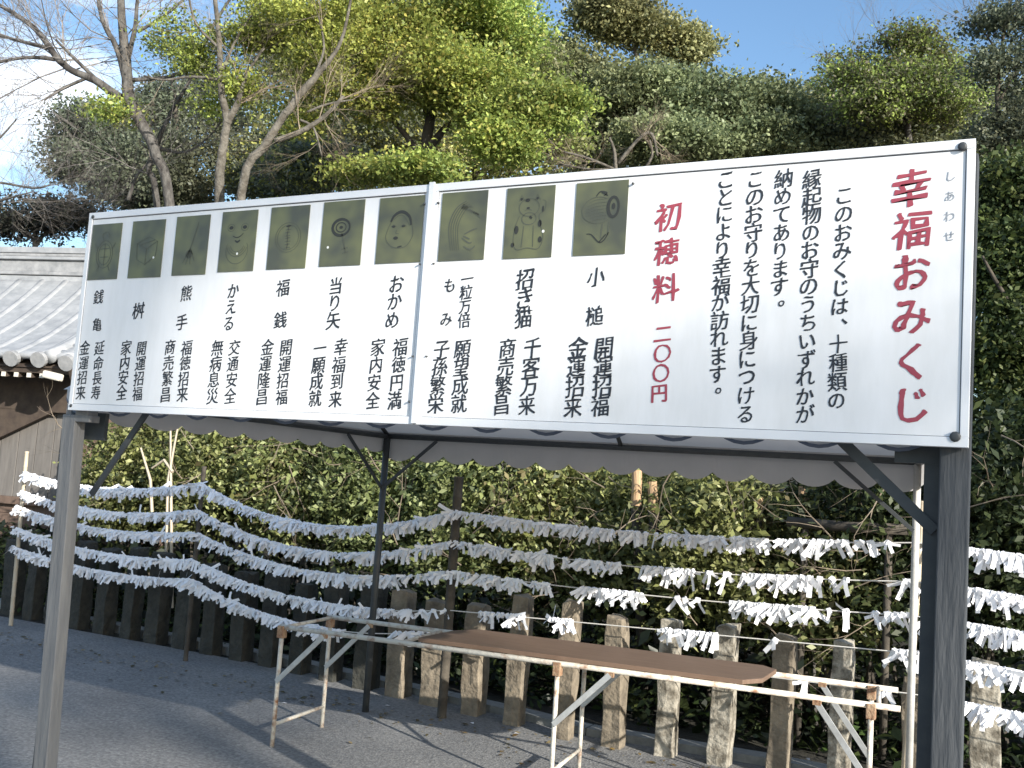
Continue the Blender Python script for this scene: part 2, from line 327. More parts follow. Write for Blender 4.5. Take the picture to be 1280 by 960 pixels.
# joint strip and screws
js = MB(); js.box((XJ - .012, -.007, SZ0 + .004), (XJ + .012, -.0005, SZ1 + .006)); rel(js.build('joint_strip', M['alu'], bevel=.001), boardR)
for (x, z, r, bd) in ((SX0+.028, SZ1-.02, .008, boardL), (SX0+.02, SZ0+.02, .007, boardL), (SX1-.035, SZ1-.022, .013, boardR), (SX1-.035, SZ0+.03, .015, boardR),
                      (XJ-.03, SZ1-.075, .004, boardL), (XJ+.03, SZ1-.075, .004, boardR), (XJ-.03, 2.45, .0035, boardL), (XJ+.03, 2.45, .0035, boardR), (XJ-.03, 1.93, .004, boardL), (XJ-.03, 2.1, .0035, boardL), (XJ+.03, 2.1, .0035, boardR), (2.65, SZ1-.058, .004, boardR)):
    s = MB(); s.smooth = True; s.tube([(x, -.006, z), (x, -.004, z), (x, .003, z)], [r * .5, r, r * 1.05], 10); rel(s.build('bolt', M['steel']), bd)
# --- small pictures
def stroke(mb, pts, wd, y):
    pts = [np.array(p, float) for p in pts]; L_, R_ = [], []
    for i, p in enumerate(pts):
        d = pts[min(i+1, len(pts)-1)] - pts[max(i-1, 0)]; d /= (np.linalg.norm(d) + 1e-9); nn = np.array([-d[1], d[0]])
        ww = wd * (.55 + .45 * math.sin(math.pi * min(1, max(0, (i + .5) / len(pts)))))
        L_.append(p + nn * ww); R_.append(p - nn * ww)
    n = len(pts); mb.add([(q[0], y, q[1]) for q in L_] + [(q[0], y, q[1]) for q in R_], [(i, i+1, n+i+1, n+i) for i in range(n-1)])
def ell(cx, cz, rx, rz, a0=0, a1=360, n=20): return [(cx + rx * math.cos(math.radians(a0 + (a1-a0)*i/n)), cz + rz * math.sin(math.radians(a0 + (a1-a0)*i/n))) for i in range(n+1)]
def disc(mb, cx, cz, rx, rz, y, n=12): q = ell(cx, cz, rx, rz, n=n)[:-1]; mb.add([(a, y, c) for a, c in q], [tuple(range(n))])
def sm(pts, k=6):  # catmull-rom
    o = []; P = [pts[0]] + list(pts) + [pts[-1]]
    for i in range(1, len(P) - 2):
        p0, p1, p2, p3 = map(np.array, P[i-1:i+3])
        for t in np.linspace(0, 1, k, endpoint=False): o.append(.5*((2*p1)+(p2-p0)*t+(2*p0-5*p1+4*p2-p3)*t*t+(3*p1-p0-3*p2+p3)*t**3))
    return o + [np.array(pts[-1], float)]
pics = [((116,281),(142.5,348.5)), ((166,276.7),(196.7,346)), ((221,271),(252.7,342.7)), ((278.3,265),(312.3,338.3)), ((339.3,259.3),(377.3,335)), ((405,252.7),(446,331)), ((475,247.7),(520.7,327.3)),
        ((553,241.4),(602.5,324)), ((634,235.4),(687,321)), ((720.8,229),(779,316.9))]
names = ['turtle coin', 'wooden measure', 'bamboo rake', 'smiling frog', 'oval lucky coin', 'target and arrow', 'smiling round mask', 'ear of rice', 'beckoning cat', 'small mallet']
for i, (a, c) in enumerate(pics):
    A = S(*a); C = S(*c); side = boardL if i < 7 else boardR
    x0, x1, z0, z1 = A[0], C[0] + .004, C[2], A[2]
    if i < 7: x1 = C[0] + .012
    p = MB(); p.box((x0, .0028, z0), (x1, .0062, z1)); po = rel(p.build('picture_plate', M['plate'], label='olive picture of a ' + names[i]), side)
    cx, cz, w2, h2 = (x0+x1)/2, (z0+z1)/2, (x1-x0)/2, (z1-z0)/2
    T = lambda u, v: (cx + u * w2, cz + v * h2)
    tl = lambda pts: [T(*q) for q in pts]
    y = .0018; l1, l2, l3 = MB(), MB(), MB(); lw = .0014
    if i == 0:
        for r in (.55, .42): stroke(l1, tl(ell(0, -.1, r, r*.9)), lw*1.5, y)
        for q in ([(-.1,.4),(-.25,.62),(.1,.7),(.25,.5)], [(-.5,.1),(-.7,.3)], [(.5,.1),(.7,.3)], [(-.3,-.5),(-.45,-.7)], [(.3,-.5),(.45,-.7)], [(-.3,.1),(.3,.1)], [(-.3,-.2),(.3,-.2)], [(0,.3),(0,-.5)]): stroke(l1, tl(sm(q)), lw*1.4, y)
    elif i == 1:
        for q in ([(-.6,.2),(.1,.42),(.65,.25),(0,0),(-.6,.2)], [(-.6,.2),(-.55,-.35),(0,-.55),(0,0)], [(0,-.55),(.6,-.25),(.65,.25)], [(-.4,.15),(.5,.3)]): 
            stroke(l1, tl(q), lw*1.3, y)
    elif i == 2:
        for q in ([(.35,.75),(.0,-.1)], [(0,-.1),(-.4,-.6)], [(0,-.1),(-.2,-.65)], [(0,-.1),(.05,-.65)], [(0,-.1),(.3,-.55)]): stroke(l1, tl(sm(q)), lw*1.4, y)
        disc(l1, *T(-.05,-.3), w2*.22, h2*.14, y)
    elif i == 3:
        for u in (-.42, .35): disc(l2, *T(u, .45), w2*.12, h2*.06, y); stroke(l1, tl(ell(u, .45, .2, .12)), lw, y)
        stroke(l2, tl(sm([(-.3,.18),(-.1,.12),(.1,.14),(.3,.25)])), lw*1.6, y); stroke(l2, tl(sm([(-.15,.02),(0,-.03),(.15,.03)])), lw*3, y)
        for r in (.5, .62, .75): stroke(l1, tl(ell(0, -.05, r*.8, r*.62, 200, 340)), lw, y)
        stroke(l1, tl(ell(0, -.3, .62, .45, 150, 390)), lw, y)
    elif i == 4:
        for r in (.55, .66): stroke(l1, tl(ell(0, 0, r, r*.72)), lw, y)
        for u, v in ((0,.3),(-.03,.1),(0,-.08),(0,-.28)):
            stroke(l2 if v > .2 else l1, tl(sm([(u-.13,v+.05),(u+.12,v+.07)])), lw*1.6, y); stroke(l1, tl(sm([(u,v+.1),(u-.02,v-.07)])), lw*1.8, y); stroke(l1, tl(sm([(u-.15,v-.06),(u+.15,v-.04)])), lw*1.3, y)
    elif i == 5:
        stroke(l2, tl(ell(-.05, .18, .42, .25)), lw*4.5, y); stroke(l2, tl(ell(-.05, .18, .24, .145)), lw*1.8, y); disc(l2, *T(-.05,.18), w2*.09, h2*.05, y)
        for q in ([(0,0),(.25,-.6)], [(.05,-.5),(.35,-.45)], [(.1,-.62),(.4,-.58)]): stroke(l1, tl(q), lw*2, y)
    elif i == 6:
        stroke(l1, tl(sm([(-.4,.25),(-.55,0),(-.6,-.25),(-.35,-.48),(0,-.55),(.35,-.5),(.6,-.2),(.55,.1),(.5,.3)])), lw*1.1, y)
        stroke(l2, tl(sm([(-.42,.25),(-.3,.42),(-.05,.53),(.2,.5),(.42,.35),(.5,.12)])), lw*4.5, y)
        stroke(l1, tl(sm([(-.4,.25),(-.1,.42),(.15,.4),(.45,.1)])), lw, y)
        for u in (-.28, .16): disc(l2, *T(u, .1), w2*.08, h2*.035, y); stroke(l1, tl(sm([(u-.12,.1),(u,.15),(u+.13,.09)])), lw, y)
        disc(l2, *T(-.15, -.25), w2*.11, h2*.05, y); stroke(l1, tl(sm([(-.12,0),(-.16,-.1),(-.02,-.12)])), lw, y); stroke(l2, tl(sm([(-.05,-.53),(.15,-.5)])), lw*2, y)
    elif i == 7:
        for k in range(5): stroke(l1, tl(sm([(-.45+.09*k,-.7),(-.6+.1*k,0),(-.35+.12*k,.5),(.1+.08*k,.72-.05*k)])), lw*(1.8-.2*k), y)
        for k in range(9): u = -.1+.09*k; stroke(l1, tl([(u,.5-.02*k),(u+.12,.62-.05*k)]), lw*3.2, y)
        for q in ([(.1,-.25),(.4,-.15),(.65,-.1)], [(.0,-.35),(.3,-.5),(.45,-.5)], [(.1,-.6),(.4,-.7),(.6,-.6)], [(.05,-.3),(.35,-.4)]): stroke(l1, tl(sm(q)), lw*2.2, y)
    elif i == 8:
        stroke(l1, tl(ell(-.02, .42, .42, .25)), lw*1.1, y); disc(l2, *T(-.1, .62), w2*.1, h2*.05, y)
        for u in (-.36, .3): stroke(l1, tl([(u-.1,.6),(u,.78),(u+.12,.62)]), lw, y); disc(l2, *T(u,.66), w2*.05, h2*.04, y)
        disc(l2, *T(-.06, .4), w2*.07, h2*.03, y); stroke(l1, tl(sm([(-.2,.33),(-.06,.37),(.1,.33)])), lw, y)
        stroke(l1, tl(ell(0, .1, .3, .17)), lw*1.2, y); stroke(l2, tl([(.02,.16),(.12,.1)]), lw*3.5, y)
        for q in ([(-.4,.2),(-.55,-.1),(-.6,-.5),(-.45,-.75),(0,-.72),(.45,-.75),(.62,-.45),(.5,-.1),(.42,.2),(.62,.3),(.66,.55),(.52,.6)], [(-.2,-.1),(-.25,-.7)], [(.2,-.1),(.22,-.7)]): stroke(l1, tl(sm(q)), lw*1.1, y)
        for u, v, a, b_ in ((-.5,-.2,.09,.12),(-.62,-.62,.07,.07),(.46,-.05,.08,.1),(.5,-.5,.08,.09),(.55,.35,.04,.09)): disc(l2, *T(u, v), w2*a, h2*b_, y)
    else:
        stroke(l1, tl(ell(-.1, .22, .62, .36, 60, 320)), lw*1.2, y)
        stroke(l2, tl(ell(.48, .28, .2, .27)), lw*4.2, y); disc(l2, *T(.48, .3), w2*.07, h2*.09, y)
        for k in range(7): v = .5 - .09*k; stroke(l1, tl(sm([(-.6+abs(k-3)*.05, v-.08),(-.2, v),(.25, v+.02)])), lw*.7, y)
        for q in ([(-.2,.6),(-.05,.72),(.2,.68),(.1,.6)], [(.0,.7),(.25,.6)]): stroke(l2, tl(sm(q)), lw*1.8, y)
        for q in ([(.1,-.15),(.05,-.55)], [(.35,-.12),(.32,-.5)], [(-.5,-.42),(-.3,-.45),(0,-.66),(.2,-.6),(.35,-.4)], [(0,-.66),(.25,-.45)]): stroke(l2 if q[0][0] < .1 and q[0][0] != .05 else l1, tl(sm(q)), lw*1.7, y)
    for q, mm in ((l1, 'line'), (l2, 'lineb')):
        if q.v: q.build('picture_drawing', M[mm], kind='stuff').parent = po
    fl = {1: (.5,-.32), 3: (.05,-.42), 5: (-.62,-.42), 8: (.62,-.28)}.get(i)
    if fl:
        disc(l3, *T(*fl), .0055, .0055, y - .0006); l3.build('worn_fleck', M['linew']).parent = po

# ------------------------------------------------------------------ sign posts
p = MB(); p.bar((.030, .075, 0), (-.034, .070, SZ0 - .02), .082, .062, up=(0, 1, 0))
p.bar((.045, .07, SZ0 - .02), (.045, .07, SZ1 - .03), .08, .060, up=(0, 1, 0))
p.box((-.075, .04, SZ0 - .05), (.10, .10, SZ0 - .018))
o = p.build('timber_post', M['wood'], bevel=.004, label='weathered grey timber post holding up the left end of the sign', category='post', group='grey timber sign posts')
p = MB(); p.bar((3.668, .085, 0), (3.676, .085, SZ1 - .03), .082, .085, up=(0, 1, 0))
o = p.build('timber_post', M['wood_shade'], bevel=.004, label='grey timber post in a dark shade tone under the right end of the sign, black steel post beside it', category='post', group='grey timber sign posts')

# ------------------------------------------------------------------ tent
tent = thing('tent', 'open grey canvas event tent with scalloped valance behind the sign boards', 'tent', None, (1.6, 1.5, 0))
FY, BY = .17, 2.85; FL, FR, BL, BR = -.14, 3.60, -.17, 3.35; ZB = 1.92; ZR = 2.78
def frm(nm, pts, r, m_='steel', n=10):
    q = MB(); q.smooth = True; q.tube(pts, r, n); return rel(q.build(nm, M[m_]), tent)
frm('tent_post', [(FL, FY, 0), (FL, FY, ZB)], .024)
q = MB(); q.box((3.585, .135, 0), (3.632, .185, ZB)); rel(q.build('tent_post', M['steel'], bevel=.003), tent)
frm('tent_post', [(BL, BY, 0), (BL, BY, ZB)], .024)
frm('tent_post', [(BR, BY, 0), (BR, BY, ZB)], .020, 'pale')
frm('front_beam', [(FL, FY, ZB), (FR, FY, ZB)], .02); frm('back_beam', [(BL, BY, ZB), (BR, BY, ZB)], .019)
frm('side_beam', [(FL, FY, ZB - .002), (BL, BY, ZB - .002)], .018); frm('side_beam', [(FR, FY, ZB - .002), (BR, BY, ZB - .002)], .018)
ym = (FY + BY) / 2
frm('ridge_beam', [(FL - .08, ym, ZR - .03), (FR - .12, ym, ZR - .03)], .02)
for x0, x1 in ((FL, BL), (FR, BR), (1.8, 1.6)):
    xm = (x0 + x1) / 2
    frm('rafter', [(x0, FY, ZB + .01), (xm, ym, ZR - .04)], .014); frm('rafter', [(xm, ym, ZR - .04), (x1, BY, ZB + .01)], .014)
def brace(a, b, w_=.032, m_='steel'):
    q = MB(); q.bar(a, b, w_, .012, up=(0, 1, 0)); rel(q.build('brace', M[m_], bevel=.001), tent)
brace((.05, .14, 1.47), (.37, .14, 1.89), .028); brace((3.62, .13, 1.60), (3.30, .13, 1.90), .034)
brace((BR - .01, BY - .03, 1.54), (BR - .44, BY - .03, 1.90), .022); brace((BL + .01, BY - .03, 1.55), (BL + .43, BY - .03, 1.90), .022)
q = MB(); q.bar((BL, BY - .02, 1.55), (BL + .02, BY - .50, 1.90), .02, .012, up=(1, 0, 0)); rel(q.build('brace', M['steel']), tent)
q = MB(); q.box((-.08, .13, 1.72), (.10, .15, 1.845)); rel(q.build('corner_plate', M['steel']), tent)
q = MB(); q.box((3.50, .132, 1.80), (3.64, .15, 1.86)); rel(q.build('corner_plate', M['steel']), tent)
# roof cloth with slight sag
q = MB(); NX, NY = 24, 16
for j in range(NY + 1):
    t = j / NY; y = FY - .04 + (BY - FY + .08) * t; zz = ZB + .03 + (ZR - ZB - .03) * (1 - abs(2 * t - 1))
    for i in range(NX + 1):
        s = i / NX; x = (FL - .06 + (BL - FL) * t) * (1 - s) + (FR + .06 + (BR - FR) * t) * s
        q.v.append((x, y, zz - .03 * math.sin(math.pi * s * 2) ** 2 * math.sin(math.pi * 2 * t) ** 2))
for j in range(NY):
    for i in range(NX): q.f.append((j*(NX+1)+i, j*(NX+1)+i+1, (j+1)*(NX+1)+i+1, (j+1)*(NX+1)+i))
q.smooth = True; rel(q.build('roof_cloth', M['canvas']), tent)
for (xa, xb) in ((FL - .03, BL - .03), (FR + .03, BR + .03)):
    q = MB(); q.add([(xa, FY - .04, ZB - .01), (xb, BY + .04, ZB - .01), (xb, BY + .04, ZB + .028), ((xa + xb) / 2, ym, ZR + .005), (xa, FY - .04, ZB + .028)], [(0, 1, 2, 3, 4)])
    rel(q.build('gable_cloth', M['canvas']), tent)
def valance(a, b, ztop, zbot, pitch=.235, amp=.035, hem=False, y_off=0):
    a = Vector(a); b = Vector(b); L_ = (b - a).length; n_ = round(L_ / pitch); q = MB(); hq = MB(); m_ = n_ * 8
    nrm = Vector(((b - a).y, -(b - a).x, 0)).normalized()
    for i in range(m_ + 1):
        t = i / m_; ph = (t * n_) % 1.0; sc = math.sin(math.pi * ph) ** .7 if ph > 0 else 0
        wav = .006 * math.sin(t * n_ * 2.1) + .004 * math.sin(t * n_ * 5.3)
        p = a + (b - a) * t; z = zbot + amp * (1 - sc)
        for zz, wv in ((ztop, 0), (z + .012, .8), (z, 1)): q.v.append(tuple(Vector((p.x, p.y, zz)) + nrm * wav * wv))
    for i in range(m_):
        for k in (0, 1): q.f.append((i*3+k, (i+1)*3+k, (i+1)*3+k+1, i*3+k+1))
    o = q.build('valance', M['canvas']); sol = o.modifiers.new('s', 'SOLIDIFY'); sol.thickness = .002
    if hem:
        o.data.materials.append(M['canvasr'])
        for i, pl in enumerate(o.data.polygons): pl.material_index = 1 if i % 2 else 0
    rel(o, tent); return o
valance((FL - .03, FY - .04, 0), (FR + .03, FY - .04, 0), ZB + .03, 1.832, .238, .07, hem=True)
valance((BL - .03, BY + .04, 0), (BR + .03, BY + .04, 0), ZB + .03, 1.748, .232, .05)
valance((FL - .035, FY - .03, 0), (BL - .035, BY + .03, 0), ZB + .03, 1.80, .24, .035)
valance((FR + .035, FY - .03, 0), (BR + .035, BY + .03, 0), ZB + .03, 1.77, .24, .035)

# ------------------------------------------------------------------ long trestle table
tab = thing('trestle_table', 'long folding table frame of rust spotted cream pipe without its top', 'table', None, (1.6, 2.2, 0))
nA = Vector((-.09, 1.75, .70)); nB = Vector((3.36, 2.15, .70)); fA = Vector((-.15, 2.31, .70)); fB = Vector((3.30, 2.67, .70))
def tp(nm, pts, r, m_='rail'):
    q = MB(); q.smooth = True; q.tube(pts, r, 10); return rel(q.build(nm, M[m_]), tab)
def on(a, b, t, dz=0): v = a.lerp(b, t); return Vector((v.x, v.y, v.z + dz))
tp('long_rail', [nA, nB], .0145); tp('long_rail', [fA, fB], .0145)
for t in (.008, .232, .50, .76, .972): tp('cross_rail', [on(nA, nB, t), on(fA, fB, t)], .011)
for t, sgn in ((.004, 1), (.503, 1), (.962, -1)):
    for a, b in ((nA, nB), (fA, fB)):
        top = on(a, b, t, -.02); foot = Vector((top.x, top.y, .0)); tp('leg', [foot, top], .0135)
        q = MB(); q.box((top.x - .022, top.y - .022, top.z - .045), (top.x + .022, top.y + .022, top.z + .028)); rel(q.build('leg_bracket', M['rust'], bevel=.004), tab)
        s_ = on(a, b, t + sgn * (.085 if sgn > 0 else .072), -.02); q = MB(); q.bar((top.x, top.y - .016, .38 if sgn > 0 else .34), (s_.x, s_.y - .016, s_.z), .030, .008, up=(0, 1, 0)); rel(q.build('brace', M['galv'], bevel=.001), tab)
        q = MB(); q.box((s_.x - .02, s_.y - .02, s_.z - .012), (s_.x + .02, s_.y + .0, s_.z + .012)); rel(q.build('brace_bracket', M['rust']), tab)
    a_ = on(nA, nB, t); b_ = on(fA, fB, t); tp('leg_stretcher', [(a_.x, a_.y, .13), (b_.x, b_.y, .13)], .0115)
# brown board lying across the rails, far left corner sunk
bd = MB()
P_ = [atG(552, 800, .73), atG(600, 793, .73), atG(945, 832, .745), atG(972, 838, .745), atG(955, 858, .735), atG(935, 858, .73), atG(560, 806, .725)]
P_ = [Vector((-.09 + 3.45*t_, 1.75 + .4*t_ + off, .7165)) for t_, off in ((.262, .40), (.285, .56), (.780, .545), (.806, .46), (.806, .12), (.785, -.0), (.262, .0), )]
n = len(P_); th = Vector((0, 0, .024)); bd.add([tuple(q) for q in P_] + [tuple(q + th) for q in P_], [tuple(range(n))[::-1], tuple(range(n, 2*n))] + [(i, (i+1) % n, n + (i+1) % n, n + i) for i in range(n)])
bd.build('board', M['board'], bevel=.003, label='brown board with clipped corners lying on the table frame', category='board')

# ------------------------------------------------------------------ stone fence posts
ORD = 'first second third fourth fifth sixth seventh eighth ninth tenth eleventh twelfth thirteenth fourteenth fifteenth sixteenth seventeenth eighteenth nineteenth twentieth'.split()
def stone(x, wd, hh, m_, label, seed):
    r = random.Random(seed); q = MB(); y = fy(x); hh += r.uniform(-.035, .03); lx, ly = r.uniform(-.022, .022), r.uniform(-.02, .02); tw_ = r.uniform(-.05, .05); k = wd / 2; lv = 7
    for j in range(lv + 1):
        z = -.05 + (hh + .05) * j / lv; e = 1 - (.06 if j == lv else 0)
        for (sx, sy) in ((-1,-1),(0,-1),(1,-1),(1,0),(1,1),(0,1),(-1,1),(-1,0)):
            q.v.append((x + lx * j / lv + (sx - tw_ * sy) * k * e + r.uniform(-.007, .007), y + ly * j / lv + k + (sy + tw_ * sx) * k * e + r.uniform(-.007, .007), z + (r.uniform(-.022, .012) if j == lv else 0)))
    for j in range(lv):
        for i in range(8): q.f.append((j*8+i, j*8+(i+1) % 8, (j+1)*8+(i+1) % 8, (j+1)*8+i))
    q.v.append((x + lx, y + ly + k, hh + .005)); c = len(q.v) - 1
    for i in range(8): q.f.append((lv*8+i, lv*8+(i+1) % 8, c))
    q.build('stone_post', M[m_], bevel=.006, label=label, category='stone post', group='stone fence posts behind the table')
xr = [2.93, 2.58, 2.22, 1.88, 1.54, 1.19, .78]
for i, x in enumerate(xr):
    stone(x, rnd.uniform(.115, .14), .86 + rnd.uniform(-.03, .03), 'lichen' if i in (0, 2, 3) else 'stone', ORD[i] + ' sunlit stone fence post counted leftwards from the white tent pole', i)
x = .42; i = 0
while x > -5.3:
    stone(x, rnd.uniform(.13, .16), .78 + rnd.uniform(-.04, .04), 'stone' if x > -.6 else 'stone_shade', ORD[i] + ' shaded stone fence post left of the seven sunlit ones', 50 + i); x -= rnd.uniform(.33, .37); i += 1
stone(3.72, .15, .86, 'lichen', 'pale lichened stone fence post just right of the dark sign post', 90)
stone(3.36, .14, .72, 'stone', 'stone fence post hidden behind the pair of white and bamboo poles', 91)

# ------------------------------------------------------------------ poles and ropes
POL = [(-4.58, 3.35, 1.62), (-2.27, 3.28, 1.60), (.31, 3.08, 1.66), (3.37, 2.98, 1.70), (6.1, 2.9, 1.6)]
pl = ['pale bamboo pole at the far left end of the paper-covered ropes', 'dark bamboo pole under the high peak of the ropes, left of the black tent post', 'dark bamboo pole where the grey shaded ropes peak, under the sign middle', 'jointed bamboo pole close beside the white tent pole', 'bamboo pole beyond the right edge carrying the rope ends']
for k, (x, y, zt) in enumerate(POL):
    q = MB(); q.smooth = True; lean = -.06 if k == 3 else (.05 if k == 0 else .0); pts = []; rr = []
    r0 = .019 if k not in (2,) else .034
    for j in range(13):
        z = zt * j / 12
        for dz, f in ((-.008, 1), (0, 1.12), (.008, 1)): pts.append((x + lean * (1 - z / zt), y, max(0, z + dz))); rr.append(r0 * f)
    q.tube(pts, rr, 8); q.build('bamboo_pole', M['barkd' if k in (1, 2) else 'bamboo'], label=pl[k], category='pole', group='poles carrying the ropes')
ZR5 = [1.44, 1.235, 1.03, .83, .635]
SAG = [[.10, .10, .09, .08, .07], [.22, .20, .16, .13, .17], [.06, .06, .03, .0, .02], [.03, .03, .03, .03, .03]]
ZP = [[1.43, 1.25, 1.10, .90, .72], [1.46, 1.235, 1.05, .82, .66], [1.42, 1.21, 1.0, .735, .60], [1.475, 1.26, 1.07, .865, .645], [1.40, 1.18, 1.0, .80, .60]]
def rope_pt(row, x):
    for k in range(4):
        if x <= POL[k+1][0] or k == 3:
            a, b = POL[k], POL[k+1]; t = (x - a[0]) / (b[0] - a[0])
            z = ZP[k][row] * (1-t) + ZP[k+1][row] * t - SAG[k][row] * 4 * t * (1-t)
            return Vector((x, a[1] * (1-t) + b[1] * t - .022, z))
for row in range(5):
    q = MB(); pts = [rope_pt(row, x) for x in np.arange(POL[0][0], POL[4][0] + .01, .12)]; q.tube(pts, .004, 5)
    q.build('rope', M['rope'], label=['top', 'second', 'third', 'fourth', 'lowest'][row] + (' rope' if row else 'most rope') + ' of the five strung between the poles, tied with paper slips', category='rope', group='five ropes strung between poles')
# paper slips: a flat knot over the rope and two folded tails
def slip(mb, rr, sc=1.0, spread=.5):
    wd = .0100 * sc * rr.uniform(.8, 1.2)
    def strip(pts, w0):
        ax = Vector((1, rr.uniform(-.4, .4), rr.uniform(-.3, .3))).normalized(); n0 = len(mb.v)
        for i, p in enumerate(pts):
            d = (Vector(pts[min(i+1, len(pts)-1)]) - Vector(pts[max(i-1, 0)])).normalized(); s = (ax - d * ax.dot(d)).normalized() * w0
            mb.v.append(tuple(Vector(p) - s)); mb.v.append(tuple(Vector(p) + s))
        for i in range(len(pts) - 1): mb.f.append((n0+2*i, n0+2*i+1, n0+2*i+3, n0+2*i+2))
    flip = rr.choice((-1, 1))
    for sg in (-1, 1):
        ln = rr.uniform(.04, .10) * sc; a = rr.gauss(sg * spread, .3); o = rr.uniform(.006, .016) * (sg * flip)
        strip([(0, -.006, .006), (sg * .006, -.012 + o * .3, -.004), (math.sin(a) * ln * .45, -.012 + o, -math.cos(a) * ln * .5), (math.sin(a) * ln, -.012 + o * 1.6, -math.cos(a) * ln)], wd)
    k = .012 * sc; mb.add([(-k, -.014, -k*.8), (k, -.016, -k), (k*1.1, -.013, k*.9), (-k*.9, -.015, k), (-k, .008, -k), (k, .008, -k), (k, .008, k), (-k, .008, k)],
                          [(0,1,2,3), (7,6,5,4), (0,4,5,1), (1,5,6,2), (2,6,7,3), (3,7,4,0)])
VAR = []
for k in range(14):
    q = MB(); slip(q, random.Random(100 + k), 1.16, rnd.uniform(.1, 1.1)); VAR.append(q)
VM = [q.mesh('paper_slip', M['paper']) for q in VAR]
def xs_of(row, px):   # where the rope of this row lies behind pixel column px
    x = 0.0
    for _ in range(12):
        y = rope_pt(row, x).y; d = ray(px, 700); q = CAM + d * ((y - CAM[1]) / d[1]); x = float(q[0])
    return x
DENSE = [[(18, 985)], [(18, 782)], [(14, 690)], [(12, 565)], [(14, 432)]]
CL = [[(985,1062,15), (1066,1078,2), (1084,1092,2), (1106,1112,2), (1160,1180,4), (1208,1300,26)],
      [(803,870,17), (884,892,2), (908,914,2), (930,1016,26), (1024,1028,1), (1038,1044,2), (1058,1062,1), (1130,1140,3), (1158,1182,7), (1206,1300,30)],
      [(728,806,20), (846,878,3), (916,1022,30), (1036,1042,1), (1058,1062,2), (1092,1100,3), (1108,1140,6), (1158,1182,8), (1206,1300,30)],
      [(604,662,13), (690,722,8), (832,902,16), (972,976,1), (1122,1142,5), (1150,1182,11), (1206,1300,26)],
      [(500,545,8), (640,648,2), (1008,1014,2), (1112,1118,2), (1206,1300,26)]]
rown = ['topmost', 'second', 'third', 'fourth', 'lowest']
places = []
for row in range(5):
    for a, b, n_ in CL[row]:
        n_ = max(1, round(n_ * .85)) if n_ > 8 else n_
        xa, xb = xs_of(row, a), xs_of(row, b)
        for k in range(n_):
            x = xa + (xb - xa) * (k + .5 + rnd.uniform(-.35, .35)) / n_; mid = (a + b) / 2
            if mid > 1200: wh = 'dense row right of dark post'
            elif mid > 1140: wh = 'between bamboo pole and dark post'
            elif mid > 1020: wh = 'scatter left of white tent pole'
            elif mid > 900: wh = 'bunch above right end of board'
            elif mid > 780: wh = 'bunch above middle of board'
            else: wh = 'bunch above left end of board'
            places.append((x, row, wh, n_, a))
places.sort(key=lambda q: -q[0]); indiv = places[:298]; rest = places[298:]
SEEN = {}
for x, row, wh, n_, ca in sorted(indiv, key=lambda q: (q[1], q[0])):
    o = bpy.data.objects.new('paper_slip', VM[rnd.randrange(14)]); COL.objects.link(o); o.location = rope_pt(row, x)
    o.rotation_euler = (rnd.gauss(0, .2), rnd.gauss(0, .3), rnd.gauss(0, .5)); s = rnd.uniform(.85, 1.15); o.scale = (s, s, s)
    SEEN[(row, wh, n_ > 8)] = SEEN.get((row, wh, n_ > 8), 0) + 1
    o['label'] = (ORD[min(19, SEEN[(row, wh, False)] - 1)] + ' paper slip from left in the %s, %s rope' if n_ <= 8 else 'white paper slip in the %s, %s rope') % (wh, rown[row]); o['category'] = 'paper slip'; o['group'] = 'paper slips on the %s rope, %s' % (rown[row], wh)
mass = MB()
def put(row, x, sc=1.0):
    q = VAR[rnd.randrange(14)]; p = rope_pt(row, x)
    R_ = Matrix.Rotation(rnd.gauss(0, .5), 3, 'Z') @ Matrix.Rotation(rnd.gauss(0, .35), 3, 'X') @ Matrix.Rotation(rnd.gauss(0, .45) + (math.pi * rnd.uniform(.5, 1) if rnd.random() < .015 else 0), 3, 'Y')
    mass.add([p + R_ @ (Vector(v) * sc) for v in q.v], q.f)
for x, row, *_ in rest: put(row, x)
for row in range(5):
    xa, xb = xs_of(row, DENSE[row][0][0]), xs_of(row, DENSE[row][0][1]); x = xa
    while x < xb:
        e_ = .5 + .5 * math.sin(x * 9.1 + row * 2.3) * math.sin(x * 3.7 + row); put(row, x, rnd.uniform(.5, .85) + .32 * e_ * rnd.random()); x += rnd.uniform(.002, .012) * (1.5 - .7 * e_) + (rnd.uniform(.02, .05) if rnd.random() < .02 + (.07 if x > -.3 else 0) else 0) * (1.0 if x < xb - .6 else 1.7)
mass.build('paper_slips', M['paper'], kind='stuff', label='hundreds of white folded paper slips tied close along the five ropes', category='paper slips')
print('slips', len(places), len(indiv))

# ------------------------------------------------------------------ shrine roof at the left
hall = thing('shrine_hall', 'shrine building with pale grey tiled roof and dark eaves at left edge', 'building', None, (-8, 6.5, 0))
HO = Vector((-6.35, 5.2, 0)); th_ = math.radians(14)
U = Vector((-math.cos(th_), -math.sin(th_), 0)); V = Vector((-math.sin(th_), math.cos(th_), 0))   # along the eave to the left, and back
ZE, ZT, DP = 2.74, 4.10, 2.1
def rp(u, v, dz=0):   # point on the curved roof slope: u along the eave, v 0..1 up the slope
    q = HO + U * (u + .18 * v) + V * (DP * v); return Vector((q.x, q.y, ZE + (ZT - ZE) * (v * .62 + .38 * v * v) + dz))
LU = 7.0
q = MB(); NV = 14; NU = 40
for j in range(NV + 1):
    for i in range(NU + 1): q.v.append(tuple(rp(.0 + LU * i / NU, j / NV)))
for j in range(NV):
    for i in range(NU): q.f.append((j*(NU+1)+i, j*(NU+1)+i+1, (j+1)*(NU+1)+i+1, (j+1)*(NU+1)+i))
